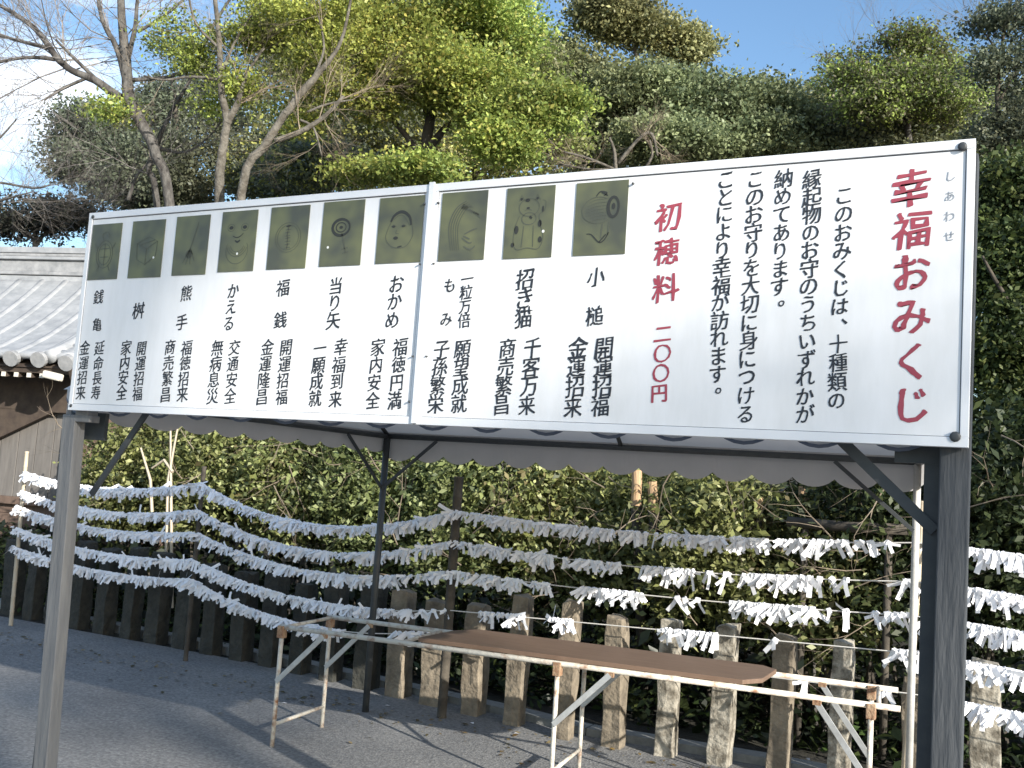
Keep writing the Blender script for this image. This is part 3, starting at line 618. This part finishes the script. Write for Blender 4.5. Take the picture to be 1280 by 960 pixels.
q.smooth = True; o = q.build('roof', M['tile']); sol = o.modifiers.new('s', 'SOLIDIFY'); sol.thickness = .07; roof = rel(o, hall)
def prel(o): o.parent = roof; return o
for i in range(17):
    u = .42 + i * .385; q = MB(); q.smooth = True
    q.tube([rp(u, v, .02) for v in np.linspace(-.02, .985, 12)], .075, 10); prel(q.build('rib_tile', M['tile']))
    q = MB(); q.tube([rp(u, -.045, .02), rp(u, -.015, .02)], .098, 14); prel(q.build('eave_disc', M['tiled']))
for j in range(11):   # overlapping courses of flat tiles between the ribs
    v = j / 11 + .02
    q = MB(); a = [rp(.1 + LU * i / 30 * .98, v, .016) for i in range(31)]; b_ = [rp(.1 + LU * i / 30 * .98, v + .085, .004) for i in range(31)]
    c_ = [rp(.1 + LU * i / 30 * .98, v, .0) for i in range(31)]
    q.add(a + b_ + c_, [(i, i+1, 32+i, 31+i) for i in range(30)] + [(62+i, 63+i, i+1, i) for i in range(30)]); prel(q.build('tile_course', M['tile']))
for j in range(8):   # verge tiles pointing outwards
    v = .06 + j * .115; q = MB(); q.smooth = True; q.tube([rp(.32, v, .05), rp(-.08, v - .03, .015)], .055, 8); prel(q.build('verge_tile', M['tile']))
q = MB(); q.smooth = True; q.tube([rp(.30, v, .05) for v in np.linspace(-.02, .98, 12)], .085, 10); prel(q.build('verge_ridge', M['tile']))
q = MB(); q.tube([rp(.02, -.055, .0), rp(.02, -.02, .0)], .098, 14); prel(q.build('eave_disc', M['tiled']))
# stacked ridge
top0 = rp(.1, 1.0); top1 = rp(LU, 1.0)
for k, (dz, hh, dd, m_) in enumerate(((-.02, .10, .20, 'tile'), (.085, .05, .26, 'tiled'), (.14, .17, .16, 'tiled'), (.315, .045, .26, 'tile'), (.365, .045, .20, 'tiled'), (.415, .09, .22, 'tile'))):
    q = MB(); q.bar(top0 + Vector((0, 0, dz + hh/2)), top1 + Vector((0, 0, dz + hh/2)), dd, hh); prel(q.build('ridge_course', M[m_], bevel=.01))
q = MB(); e = rp(-.02, 1.0); q.box((e.x - .09, e.y - .12, e.z - .05), (e.x + .10, e.y + .10, e.z + .42)); prel(q.build('ridge_end_tile', M['tiled'], bevel=.03))
# back slope
q = MB(); a0, a1 = rp(0, 1), rp(LU, 1); b0 = a0 + V * DP; b1 = a1 + V * DP; b0.z = b1.z = ZE; q.add([a0, a1, b1, b0], [(0, 1, 2, 3)]); prel(q.build('back_slope', M['tile']))
# eave underside: fascia, rafters, gable boards
def bx(nm, a, b, w_, h_, m_, par=None):
    q = MB(); q.bar(a, b, w_, h_); return rel(q.build(nm, M[m_], bevel=.004), hall)
E0 = rp(.05, 0, -.12); E1 = rp(LU, 0, -.12)
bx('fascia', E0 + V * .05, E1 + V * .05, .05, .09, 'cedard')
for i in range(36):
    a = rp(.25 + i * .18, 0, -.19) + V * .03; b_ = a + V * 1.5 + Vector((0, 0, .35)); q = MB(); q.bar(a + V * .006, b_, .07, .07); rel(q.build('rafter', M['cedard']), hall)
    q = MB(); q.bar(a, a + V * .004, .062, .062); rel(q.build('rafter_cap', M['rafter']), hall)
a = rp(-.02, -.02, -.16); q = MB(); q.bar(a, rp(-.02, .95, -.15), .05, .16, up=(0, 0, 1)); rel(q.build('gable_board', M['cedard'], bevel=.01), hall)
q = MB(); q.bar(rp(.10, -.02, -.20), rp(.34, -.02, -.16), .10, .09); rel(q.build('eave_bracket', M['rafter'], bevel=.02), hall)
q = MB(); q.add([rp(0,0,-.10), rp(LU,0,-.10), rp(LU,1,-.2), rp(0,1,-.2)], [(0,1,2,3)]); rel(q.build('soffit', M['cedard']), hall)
# walls: timber frame with boards, set back under the eave
WB = HO + V * .75 + U * .42
def wp(u, z, d=0): q = WB + U * u + V * d; return Vector((q.x, q.y, z))
q = MB(); q.add([wp(-.0, 0, .06), wp(6.4, 0, .06), wp(6.4, 2.75, .06), wp(0, 2.75, .06), wp(0, 0, 2.4), wp(0, 2.75, 2.4)], [(0,1,2,3), (0,3,5,4)]); rel(q.build('wall', M['cedar']), hall)
for i in range(12):
    q = MB(); q.bar(wp(.16 + i * .26, .95, .02), wp(.16 + i * .26, 2.35, .02), .25, .03, up=V); rel(q.build('wall_board', M['plaster'], bevel=.004), hall)
for i in range(6):
    q = MB(); q.bar(wp(.05, .16 + i * .145, .01), wp(3.0, .16 + i * .145, .01), .035, .14, up=(0, 0, 1)); rel(q.build('skirting_plank', M['cedar'], bevel=.003), hall)
for u in (0, 1.75, 3.5): q = MB(); q.bar(wp(u, 0, -.02), wp(u, 2.75, -.02), .15, .15, up=V); rel(q.build('pillar', M['plaster' if u == 0 else 'cedar'], bevel=.008), hall)
q = MB(); q.bar(wp(-.15, 2.38, -.06), wp(5, 2.38, -.06), .12, .5); rel(q.build('lintel', M['cedard'], bevel=.01), hall)  # made deep to fill the dark zone under the eave
q = MB(); q.add([wp(.25, 2.14, -.12), wp(1.1, 1.72, -.12), wp(3, 1.55, -.12), wp(3, 2.2, -.12), wp(.25, 2.14, -.06), wp(1.1, 1.72, -.06), wp(3, 1.55, -.06), wp(3, 2.2, -.06)], [(0,1,2,3), (7,6,5,4), (0,4,5,1), (1,5,6,2), (3,2,6,7), (0,3,7,4)]); rel(q.build('dark_eave_fill', M['cedard']), hall)  # added dark slanted panel filling the dark zone below the lintel
q = MB(); q.bar(wp(-.1, .98, -.04), wp(5, .98, -.04), .1, .10); rel(q.build('sill_beam', M['cedar'], bevel=.01), hall)

# ------------------------------------------------------------------ shrubs behind the fence
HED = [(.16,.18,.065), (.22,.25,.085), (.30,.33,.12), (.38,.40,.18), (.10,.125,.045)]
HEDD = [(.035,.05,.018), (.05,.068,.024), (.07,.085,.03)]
shr = [ # px, py (centre), depth, half width px, half height px, leaves, label
 (112, 570, 9.6, 40, 60, 'dark leafed shrub against the shrine wall at far left'),
 (175, 590, 9.0, 62, 70, 'dense glossy shrub between the left post and the bare pale stems'),
 (275, 585, 8.6, 80, 75, 'yellow green shrub behind the peak of the ropes'),
 (375, 595, 8.2, 85, 75, 'broad leafed shrub left of the black tent post'),
 (480, 600, 7.8, 85, 75, 'sunlit shrub full of pale twigs behind the black tent post'),
 (590, 625, 7.5, 85, 75, 'shrub behind the dark pole under the sign middle'),
 (690, 640, 7.3, 85, 78, 'thick shrub between the dark pole and the sawn stumps'),
 (800, 660, 7.1, 80, 72, 'leafy shrub growing round the two sawn stumps'),
 (900, 665, 7.0, 90, 80, 'shrub above the right end of the brown board'),
 (1010, 705, 6.8, 90, 60, 'thin twiggy shrub under the grey horizontal log'),
 (1100, 650, 7.4, 90, 95, 'loose dark shrub behind the white tent pole'),
 (1265, 640, 7.0, 80, 120, 'shaded shrub right of the dark sign post'),
]
for k, (px, py, D, rx, ry, lb) in enumerate(shr):
    Yt = (7.0 if k == 0 else 5.0 if k < 8 else 4.6); D = (Yt + 3.134) / ray(px, py)[1]; py += 24 * (k > 3) + 8 * (k <= 3); ry += 24 * (k > 3) + 6; C = atD(px, py, D); R = (rx * D / F * 1.15, .7, ry * D / F * 1.05); yy = max(C[1], fy(C[0]) + 1.0)
    t = thing('shrub', lb, 'shrub', 'shrubs behind the stone fence', (C[0], C[1], 0))
    n_ = 420 if k not in (9, 10) else 260
    P = clumps(C, R, int(n_ * 1.05), 60, .095, .8, .25)
    P = P[P[:, 1] > fy(C[0]) + .45]
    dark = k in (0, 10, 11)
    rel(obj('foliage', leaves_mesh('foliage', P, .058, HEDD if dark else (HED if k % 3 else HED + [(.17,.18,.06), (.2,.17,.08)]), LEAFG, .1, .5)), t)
    q = MB()
    for j in range(7):
        b_ = Vector((C[0] + rnd.uniform(-.3, .3), C[1] + rnd.uniform(-.2, .2), 0.0)); tp_ = Vector((C[0] + rnd.uniform(-1, 1) * R[0] * .8, C[1] + rnd.uniform(-.4, .3), C[2] + rnd.uniform(-.1, .7) * R[2]))
        q.tube([b_, b_.lerp(tp_, .5) + Vector((rnd.uniform(-.1, .1), rnd.uniform(-.1, .1), .1)), tp_], [.02, .013, .006], 5)
        for _ in range(3): grow(q, b_.lerp(tp_, rnd.uniform(.6, 1)), (rnd.gauss(0, .8), -.5 + rnd.gauss(0, .4), rnd.uniform(0, .8)), rnd.uniform(.25, .5), .006, 1, .8,   .02, 3, 2, 3)
    rel(q.build('stems', M['barkd'] if k % 3 else M['bark']), t)
    q = MB()
    for j in range(9 if k in (4, 5, 7, 8, 9, 10) else 4):
        p0 = Vector((C[0] + rnd.uniform(-1, 1) * R[0], max(fy(C[0]) + .4, C[1] - R[1] * rnd.uniform(.7, 1.1)), C[2] + rnd.uniform(-.9, .8) * R[2]))
        grow(q, p0, (rnd.gauss(0, 1), rnd.gauss(-.2, .3), rnd.gauss(.2, .6)), rnd.uniform(.25, .55), .0055, 1, .8, .0, 4, 2, 4)
    rel(q.build('bare_twigs', M['deadw'], kind='stuff'), t)
# low ground cover in the shade under the shrubs
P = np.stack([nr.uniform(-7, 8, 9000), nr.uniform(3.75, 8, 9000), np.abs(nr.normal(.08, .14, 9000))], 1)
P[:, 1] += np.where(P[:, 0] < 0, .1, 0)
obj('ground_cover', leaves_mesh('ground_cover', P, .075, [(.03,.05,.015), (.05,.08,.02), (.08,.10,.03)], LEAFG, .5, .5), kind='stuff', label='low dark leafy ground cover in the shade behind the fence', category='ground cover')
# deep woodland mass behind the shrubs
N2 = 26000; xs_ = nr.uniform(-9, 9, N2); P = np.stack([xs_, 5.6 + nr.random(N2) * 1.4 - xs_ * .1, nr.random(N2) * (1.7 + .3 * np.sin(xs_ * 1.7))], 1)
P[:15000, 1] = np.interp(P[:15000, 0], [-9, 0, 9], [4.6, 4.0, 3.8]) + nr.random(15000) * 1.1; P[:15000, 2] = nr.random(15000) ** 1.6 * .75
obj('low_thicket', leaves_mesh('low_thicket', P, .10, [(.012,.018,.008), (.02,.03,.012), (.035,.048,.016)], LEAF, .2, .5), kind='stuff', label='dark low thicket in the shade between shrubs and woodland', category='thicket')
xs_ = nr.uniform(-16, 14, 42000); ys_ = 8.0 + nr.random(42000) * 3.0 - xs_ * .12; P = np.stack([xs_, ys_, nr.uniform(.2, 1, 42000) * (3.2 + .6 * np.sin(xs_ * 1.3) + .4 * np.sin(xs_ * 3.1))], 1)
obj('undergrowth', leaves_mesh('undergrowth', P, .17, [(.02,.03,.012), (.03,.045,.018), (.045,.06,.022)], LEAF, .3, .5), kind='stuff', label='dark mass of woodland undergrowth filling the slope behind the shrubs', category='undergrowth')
# sawn stumps, stems, horizontal log
for (a, b_, r, D, lb) in (((795, 632), (796, 588), .042, 6.75, 'taller of the two sawn orange stumps in the shrubs'), ((817, 640), (815, 602), .040, 6.75, 'shorter of the two sawn orange stumps in the shrubs'),
                       ((947, 648), (949, 622), .030, 6.6, 'small sawn stump left of the grey horizontal log'), ((1002, 640), (1004, 608), .034, 6.9, 'shaded stump standing above the grey horizontal log')):
    A, B_ = Vector(atY(*a, 4.35)), Vector(atY(*b_, 4.35)); q = MB(); q.smooth = False
    G = Vector((A.x + .05, A.y + .3, 0)); t = thing('tree_stump', lb, 'stump', 'sawn stumps in the shrubs', (G.x, G.y, 0)); q.smooth = True
    q.tube([G, A], [r, r * .96], 12); rel(q.build('trunk', M['barkd']), t)
    q = MB(); q.tube([A, A.lerp(B_, .5) + Vector((.004, 0, 0)), B_], [r, r * .97, r * .95], 12); rel(q.build('peeled_top', M['cutwood']), t)
q = MB(); q.smooth = True; A, B_ = Vector(atY(985, 652, 4.1)), Vector(atY(1135, 662, 4.0)); q.tube([A, A.lerp(B_, .5) + Vector((0, 0, -.01)), B_], .037, 12)
for t_ in (.15, .85): c_ = A.lerp(B_, t_); q.tube([(c_.x, c_.y + .02, 0), (c_.x, c_.y + .02, c_.z)], .025, 8)
q.build('log_rail', M['barkd'], label='dark grey horizontal log rail behind the ropes left of the white pole', category='log')
t = thing('bare_sapling', 'pale bare sapling stems standing in the left shrubs', 'sapling', None, atY(214, 640, 4.2) * [1, 1, 0])
q = MB(); D = 7.9
for pts in ([(215,760),(214,640),(213,525)], [(206,760),(210,600),(222,535)], [(190,640),(188,600),(176,560)], [(216,590),(205,575),(190,585)]): q.tube([atY(a, b_, 4.1) for a, b_ in pts], [.016, .014, .009], 6)
rel(q.build('stem', M['bamboo']), t)

# ------------------------------------------------------------------ trees
MAPLE = [(.31,.39,.09), (.38,.44,.11), (.26,.34,.085), (.30,.37,.09), (.41,.41,.11), (.18,.25,.07)]
CAMPH = [(.23,.245,.115), (.29,.30,.14), (.34,.35,.17), (.15,.17,.08)]
DARKG = [(.12,.14,.085), (.16,.18,.11), (.20,.215,.14)]
PALE = [(.16,.17,.08), (.20,.20,.10), (.13,.14,.07), (.24,.21,.13)]
def rad(D, px): return px * D / F
def tree(label, kind, D, limbs, blobs, pal, m_bark, lsize, group='trees behind the sign', tw=None, m_leaf=LEAF, tall=0):
    """limbs: lists of (px, py, half width px); the first is the trunk and runs down to the ground. blobs: (px, py, dD, rx, ry, clumps, leaves)"""
    t = None
    for k, lb in enumerate(limbs):
        pts = [Vector(atD(a, b_, D + (c_[0] if c_ else 0))) for a, b_, r_, *c_ in lb]; rr = [rad(D, q_[2] * .70) for q_ in lb]
        if k == 0:
            g0 = Vector((pts[0].x + .1, pts[0].y + .1, 0)); pts = [g0] + pts; rr = [rr[0] * 1.25] + rr
            t = thing(kind, label, 'tree', group, (g0.x, g0.y, 0)); trunk = MB(); trunk.smooth = True
        # refine with small wobble
        sp = sm([tuple(q_) for q_ in pts], 4); n_ = len(sp); ri = [float(np.interp(i / (n_-1) * (len(rr)-1), range(len(rr)), rr)) for i in range(n_)]
        sp = [Vector(q_) + Vector((rnd.gauss(0, .07), rnd.gauss(0, .07), 0)) * ri[i] for i, q_ in enumerate(sp)]
        trunk.tube(sp, ri, 9)
        if tw and k >= tw[0]:
            for _ in range(tw[1]):
                i = rnd.randrange(len(sp) // 3, len(sp)); d = (sp[min(i+1, n_-1)] - sp[max(0, i-1)]).normalized()
                grow(TW, sp[i], d * .7 + Vector((rnd.gauss(0, .6), rnd.gauss(0, .6), rnd.gauss(.1, .5))), tw[2] * rnd.uniform(.5, 1.1), max(.0045, min(.02, ri[i] * .28)), tw[3], .65, .05, 3, 3, 4)
    rel(trunk.build('trunk', M[m_bark]), t)
    if TW.v: rel(TW.build('twigs', M['twig' if m_bark != 'barkp' else 'deadw'], kind='stuff'), t)
    PP = []; 
    for (px, py, dD, rx, ry, nc, m_) in blobs:
        d = D + dD; C = atD(px, py, d); r = rad(d, rx); R3 = np.array((r, r * .8, rad(d, ry))); nb = max(4, int(nc / 9))
        for _ in range(nb):
            q_ = nr.normal(size=3); q_ *= (nr.random() ** .4) / np.linalg.norm(q_); f_ = nr.uniform(.28, .5)
            PP.append(clumps(C + q_ * R3 * .9, (R3 * .6 + R3.min() * .4) * f_, int(nc * .95 / nb), int(m_ * 1.6), lsize * 1.9, .42, .45))
        PP.append(clumps(C, R3 * 1.02, int(nc * 1.0), int(m_ * 1.6), lsize * 2.0, .38, .4)); PP.append(clumps(C, R3 * 1.12, int(nc * .3), int(m_ * .7), lsize * 1.8, .4, .7))
    if PP: rel(obj('crown', leaves_mesh('crown', np.concatenate(PP), lsize * .72, pal, m_leaf, .10, .6)), t)
    return t
# bare tree at the left
TW = MB(); tree('tall leafless tree with grey spreading limbs at upper left', 'bare_tree', 14,
 [[(235,520,11),(212,256,9),(196,195,9),(178,155,10),(162,124,11),(157,75,9),(152,20,7),(150,-60,5)],
  [(150,122,8),(118,100,7),(90,88,6),(71,72,6),(52,45,5),(30,25,4),(-20,-5,3)], [(160,110,7),(146,60,5),(128,25,4),(118,-30,2)], [(158,80,5),(168,40,4),(172,0,3),(180,-50,2)],
  [(60,60,4),(20,50,3),(-30,35,2)], [(68,74,4),(30,72,3),(-20,82,2)], [(130,108,4),(95,75,3),(70,50,2)], [(172,40,3),(205,20,2.5),(240,-10,2)], [(165,100,4),(215,95,3),(255,78,3),(280,90,2)], [(112,96,3),(80,110,3),(55,125,2)]],
 [(145,140,0,30,14,18,30)], MAPLE, 'bark', .07, tw=(1, 14, 1.5, 2))
TW = MB(); tree('leaning second stem with lifted bare branches just left of the pale trunk', 'bare_tree', 14.5,
 [[(215,520,8),(196,250,6),(186,215,5),(196,180,5),(214,140,3),(240,95,3),(262,40,3),(300,-20,2)], [(198,185,4),(232,190,2),(262,170,1.6),(285,140,1.4)], [(160,250,4),(172,218,2.5),(188,205,2)], [(236,100,3),(255,85,2),(275,60,2)]], [], MAPLE, 'bark', .07, tw=(0, 8, 1.2, 2))
TW = MB(); tree('straight pale grey trunk forking below sparse yellow green leaves', 'deciduous_tree', 13,
 [[(277,540,10),(274,248,9),(278,190,8),(283,150,7),(276,110,6),(274,60,5),(270,10,4),(262,-60,3)], [(283,155,7),(294,135,6),(300,118,5),(310,90,3),(330,60,2)], [(276,100,3),(240,96,2.5),(205,100,2),(180,95,2)], [(277,90,3),(300,40,2),(330,0,2)], [(274,60,3),(245,30,2),(235,-10,2)]],
 [(300,45,.3,44,18,42,26),(330,38,.5,26,12,20,22),(240,70,.4,28,20,30,22),(300,100,.2,28,36,36,20),(265,130,.4,22,26,16,20),(205,60,1,40,20,18,18),(350,10,.6,60,18,36,22),(225,30,.8,40,16,14,18)], MAPLE[:4] + [(.12,.14,.05)], 'barkp', .065, tw=(1, 4, .9, 2))
TW = MB(); tree('slanting brown trunk rising to the right, left of the big yellow green tree', 'deciduous_tree', 12.5,
 [[(292,540,9),(302,243,8),(330,184,8),(345,160,7),(362,135,7),(392,98,6),(416,70,4),(430,40,3),(440,-10,2)], [(343,176,5),(375,165,5),(405,146,4),(430,120,3)], [(375,150,2.5),(392,160,2),(402,195,1.5)], [(384,140,2.5),(410,130,2),(440,125,1.5)], [(392,98,3),(405,60,2),(398,20,1.5)]],
 [(395,60,.5,50,40,50,24),(360,20,.5,50,24,40,22),(420,20,.5,44,26,40,22)], MAPLE[:4], 'barkp', .065, tw=(1, 5, .8, 2))
# dark evergreen behind
TW = MB(); tree('dark blue green evergreen behind the bare tree', 'evergreen_tree', 21,
 [[(215,560,9),(222,290,8),(225,210,7),(220,150,5),(215,100,3)], [(224,240,4),(180,190,3),(140,170,2)], [(225,220,4),(245,180,3),(250,130,2)]],
 [(110,170,0,55,40,110,34),(90,200,-.5,38,24,50,30),(150,215,-.5,60,48,130,34),(195,155,.5,50,45,70,30),(225,120,.5,44,40,60,30),(215,215,-1,38,60,110,34),(235,250,0,36,36,80,30),(265,100,1,26,26,26,26),(270,170,0,44,40,60,28),(300,220,0,40,30,60,28),(170,240,0,60,24,70,28)], DARKG, 'barkd', .10)
TW = MB(); tree('second dark evergreen filling the gap beside the slanting trunk', 'evergreen_tree', 19,
 [[(400,560,9),(405,290,8),(410,200,6),(430,140,4)], [(405,220,4),(350,190,3),(320,170,2)]],
 [(325,205,0,42,45,90,34),(360,225,-.5,60,30,90,34),(420,180,0,70,44,120,34),(500,170,0,70,50,120,34),(400,215,-2,80,26,90,34)], DARKG + MAPLE[4:5], 'barkd', .10)
# maple
TW = MB(); tree('big yellow green maple in the middle with orange tinged leaves', 'maple_tree', 14.5,
 [[(538,540,14),(530,260,12),(528,205,12),(535,165,10),(540,120,7),(532,60,5),(525,0,3)], [(532,190,8),(560,158,7),(582,140,5),(588,110,4),(580,80,2)], [(530,200,6),(500,160,5),(470,130,4),(440,110,2)], [(535,160,4),(522,90,3),(523,60,3)], [(575,150,4),(620,165,3),(660,175,2)]],
 [(470,60,0,90,44,150,30),(560,30,.6,80,34,110,30),(520,100,-.3,85,34,120,30),(640,45,.8,46,42,70,28),(600,100,-.6,70,36,110,30),(660,140,-1,66,30,120,30),(630,180,-1.2,50,26,80,30),(700,125,-1.2,34,16,36,26),(470,130,-.2,42,28,50,26),(525,215,-2,54,16,60,28),(450,215,-1.5,40,14,34,26),(400,110,0,40,30,30,26),(560,70,-.3,60,28,60,28),(620,150,-.6,56,26,70,28),(480,20,0,70,26,60,28),(380,150,0,36,22,22,24),(540,0,0,140,20,80,28)], MAPLE, 'barkd', .075, tw=(2, 3, .8, 2))
# camphor
TW = MB(); tree('rounded grey green evergreen with a separate top lobe right of the maple', 'evergreen_tree', 23,
 [[(880,560,11),(870,260,9),(850,170,7),(810,110,5),(790,50,3)], [(860,200,5),(930,170,4),(985,150,3)], [(840,160,4),(770,130,3),(720,100,2)]],
 [(770,22,0,46,26,90,30),(815,40,0,44,24,80,30),(862,58,0,28,22,50,30),(742,14,0,26,22,34,28),(725,100,0,44,46,110,30),(790,115,-1,66,40,170,32),(870,130,-1.4,66,38,170,32),(950,140,-1,60,36,140,32),(1005,150,-.4,48,40,110,32),(840,180,-2,80,34,140,32),(930,185,-1.6,80,30,120,32),(745,190,0,46,40,60,30),(1010,200,-1,60,30,80,30),(700,70,1,30,34,40,28),(690,100,1,24,40,40,26)], CAMPH, 'barkd', .115)
TW = MB(); tree('fallen looking tangle of pale dead branches above the sign middle', 'dead_tree', 18,
 [[(780,560,5),(775,280,4),(770,220,4),(768,190,3),(762,172,2)], [(772,205,3.5),(800,172,3),(815,168,3),(822,195,2)], [(775,215,3),(735,198,2.5),(705,190,2)], [(772,210,2.5),(740,212,2),(700,205,1.6)], [(800,220,3),(815,195,2.5),(812,175,2)]],
 [], CAMPH, 'barkp', .08, tw=(1, 6, .6, 2))
TW = MB(); tree('mid green tree behind the maple, filling the canopy at left centre', 'evergreen_tree', 20,
 [[(600,560,10),(600,280,9),(590,180,7),(580,100,4)], [(598,230,4),(500,170,3)], [(595,200,4),(660,140,3)]],
 [(380,60,0,60,50,110,26),(440,150,0,70,50,130,26),(560,130,0,90,60,170,26),(650,100,0,60,60,120,26),(560,205,0,110,30,140,26),(690,170,0,50,40,90,26),(480,40,1,80,50,90,26),(600,30,1,80,44,90,26)], CAMPH + MAPLE[2:4], 'barkd', .10)
TW = MB(); tree('broad mid green tree low behind the sign, right of centre', 'evergreen_tree', 27,
 [[(900,560,10),(900,300,9),(890,200,6)], [(898,240,4),(800,190,3)], [(896,230,4),(980,190,3)]],
 [(760,170,0,80,40,120,26),(880,160,0,90,50,150,26),(990,170,0,80,40,120,26),(1060,180,0,60,34,90,26)], CAMPH, 'barkd', .13)
# far wood behind all the single trees
fx, fyy = [300, 340, 420, 520, 640, 700, 780, 880, 1000, 1100, 1200, 1290], [150, 60, 40, 30, 40, 90, 90, 110, 120, 105, 110, 130]
QX = nr.uniform(300, 1300, 2600); QT = np.interp(QX, fx, fyy) + 14 * np.sin(QX / 17.) + 9 * np.sin(QX / 7.3 + 1); QY = QT + (300 - QT) * nr.random(2600) ** 1.3
P = np.concatenate([np.array(atD(a, b, 31 + 3 * nr.random()))[None] + nr.normal(size=(26, 3)) * (.42, .42, .26) for a, b in zip(QX, QY)])
obj('far_wood', leaves_mesh('far_wood', P, .17, CAMPH + MAPLE[2:4] + DARKG[1:], LEAF, .1, .6), kind='stuff', label='far mixed wood closing the view behind the nearer trees', category='wood')
# pale deciduous right
TW = MB(); tree('pale half bare deciduous tree with light yellow green leaves at right', 'deciduous_tree', 20,
 [[(1150,560,9),(1140,260,7),(1135,170,6),(1132,110,4),(1135,70,3),(1138,30,2)], [(1135,160,4),(1095,110,3),(1060,75,2)], [(1135,150,4),(1180,110,3),(1210,85,2)], [(1134,110,3),(1165,70,2),(1170,40,1.5)], [(1133,90,2),(1110,60,1.5),(1100,40,1)]],
 [(1075,100,0,50,26,60,24),(1130,75,0,50,40,70,22),(1190,95,0,40,30,60,24),(1090,130,-.4,60,24,70,26),(1150,120,-.4,60,22,60,26),(1060,80,.5,34,18,20,20),(1140,45,0,30,22,18,20),(1110,115,0,80,34,120,24),(1180,130,0,60,34,90,24),(1130,60,0,50,30,50,22)], MAPLE[:3] + PALE, 'bark', .085, tw=(1, 5, 1.0, 2))
TW = MB(); tree('dark undergrown evergreen right below the pale tree, above the sign', 'evergreen_tree', 22,
 [[(1110,560,9),(1110,280,7),(1110,180,5)], [(1110,200,4),(1160,170,3)]], [(1070,165,0,60,32,110,28),(1150,150,-.5,70,24,110,28),(1200,180,0,50,34,90,28),(1120,200,-1,80,26,90,28)], DARKG + CAMPH[:1], 'barkd', .11)
TW = MB(); tree('thin airy tree with bluish leaves at the top right corner', 'deciduous_tree', 16,
 [[(1275,560,8),(1262,300,6),(1250,200,5),(1247,120,4),(1252,60,3),(1262,0,2)], [(1248,130,3),(1270,90,2),(1300,60,2)], [(1250,200,3),(1275,150,3),(1310,120,2)], [(1250,70,2),(1230,40,1.5),(1215,22,1)]],
 [(1235,30,0,30,14,24,22),(1265,20,0,30,24,26,22),(1235,80,0,30,30,30,22),(1270,100,0,30,40,36,22),(1262,170,0,44,40,90,26),(1290,60,0,30,50,30,22)], DARKG + [(.09,.11,.08)], 'barkd', .08, tw=(1, 8, 1.1, 2))
TW = MB(); tree('dense dark tree filling the gap right of the sign', 'evergreen_tree', 11,
 [[(1300,640,14),(1290,420,12),(1285,260,8)], [(1290,420,6),(1250,360,4),(1228,320,2)], [(1290,500,6),(1245,520,4)]],
 [(1270,250,.8,60,60,110,30),(1265,340,.4,60,60,150,30),(1270,440,0,66,70,190,32),(1270,540,-.3,66,66,170,32),(1255,300,.6,40,40,50,28)], [(.035,.05,.018), (.055,.075,.022), (.09,.11,.03), (.12,.13,.04)], 'barkd', .085, m_leaf=LEAFG)
# low twiggy growth above the shrine roof
TW = MB(); tree('low greyish twiggy tree over the shrine roof', 'deciduous_tree', 17,
 [[(40,480,5),(42,320,4),(50,270,3),(60,240,2)], [(45,300,3),(80,282,3),(110,280,2)], [(44,300,3),(10,280,2),(-20,270,2)], [(44,310,3),(60,290,3),(95,285,2)]],
 [(20,280,0,60,18,60,26),(90,270,0,34,24,50,26),(50,262,0,50,16,36,22)], [(.07,.075,.06), (.11,.10,.08), (.05,.06,.04)], 'bark', .085, tw=(1, 12, 1.2, 2))
TW = MB(); tree('sparse leafless branches reaching in from the left edge', 'bare_tree', 15,
 [[(-60,560,8),(-70,300,7),(-60,200,6),(-40,120,4)], [(-60,240,3),(-10,228,2.4),(40,235,2),(60,232,1.4)], [(-60,200,3),(-10,180,2),(20,150,1.4)], [(-60,260,3),(0,250,2),(40,240,1.2)]], [], PALE, 'bark', .07, tw=(1, 12, 1.3, 2))
# unseen trees added towards the sun, crowns sized and placed to dapple the sign
def dapple_tree(label, C, R, n_, m_, size, cr_=.35):
    t = thing('evergreen_tree', label, 'tree', 'unseen trees added to dapple the sign', (C[0], C[1], 0)); q = MB(); q.smooth = True
    q.tube([(C[0], C[1], 0), (C[0] + .1, C[1], C[2] * .5), (C[0], C[1], C[2])], [.28, .22, .12], 10); rel(q.build('trunk', M['barkd']), t)
    rel(obj('crown', leaves_mesh('crown', clumps(C, R, n_, m_, cr_, .6, .0), size, CAMPH, LEAF, .3, .6)), t)

dapple_tree('unseen tree added towards the sun to dim the lower right of the sign', (3.2 + 31, -14.2, 1.86 + 12.05), (1.0, 1.0, .35), 30, 24, .13, .24)
dapple_tree('unseen tree added towards the sun to dim the upper left of the sign', (.2 + 34, -15.5, 2.70 + 13.2), (1.2, 1.2, .35), 26, 24, .13, .24)
# fallen leaves and scraps on the paving along the fence
P = np.stack([nr.uniform(-5, 4.5, 420), 3.1 - np.abs(nr.normal(0, .35, 420)), np.full(420, .008)], 1)
obj('fallen_leaves', leaves_mesh('fallen_leaves', P, .035, [(.12,.08,.03), (.2,.14,.05), (.08,.07,.03), (.25,.2,.1)], LEAF, 3, .6), kind='stuff', label='scattered small dry leaves on the asphalt along the stone fence', category='fallen leaves')
q = MB()
for px, py in ((355, 880), (484, 883), (456, 868), (645, 918), (700, 955), (590, 905), (1010, 950)):
    c = atG(px, py); a = rnd.uniform(0, 3); dx, dy = math.cos(a) * .022, math.sin(a) * .022
    q.add([(c[0]-dx, c[1]-dy, .006), (c[0]+dy*.6, c[1]-dx*.6, .012), (c[0]+dx, c[1]+dy, .006), (c[0]-dy*.6, c[1]+dx*.6, .009)], [(0, 1, 2, 3)])
q.build('paper_scraps', M['paper'], kind='stuff', label='few tiny white paper scraps dropped on the asphalt under the table', category='paper scraps')
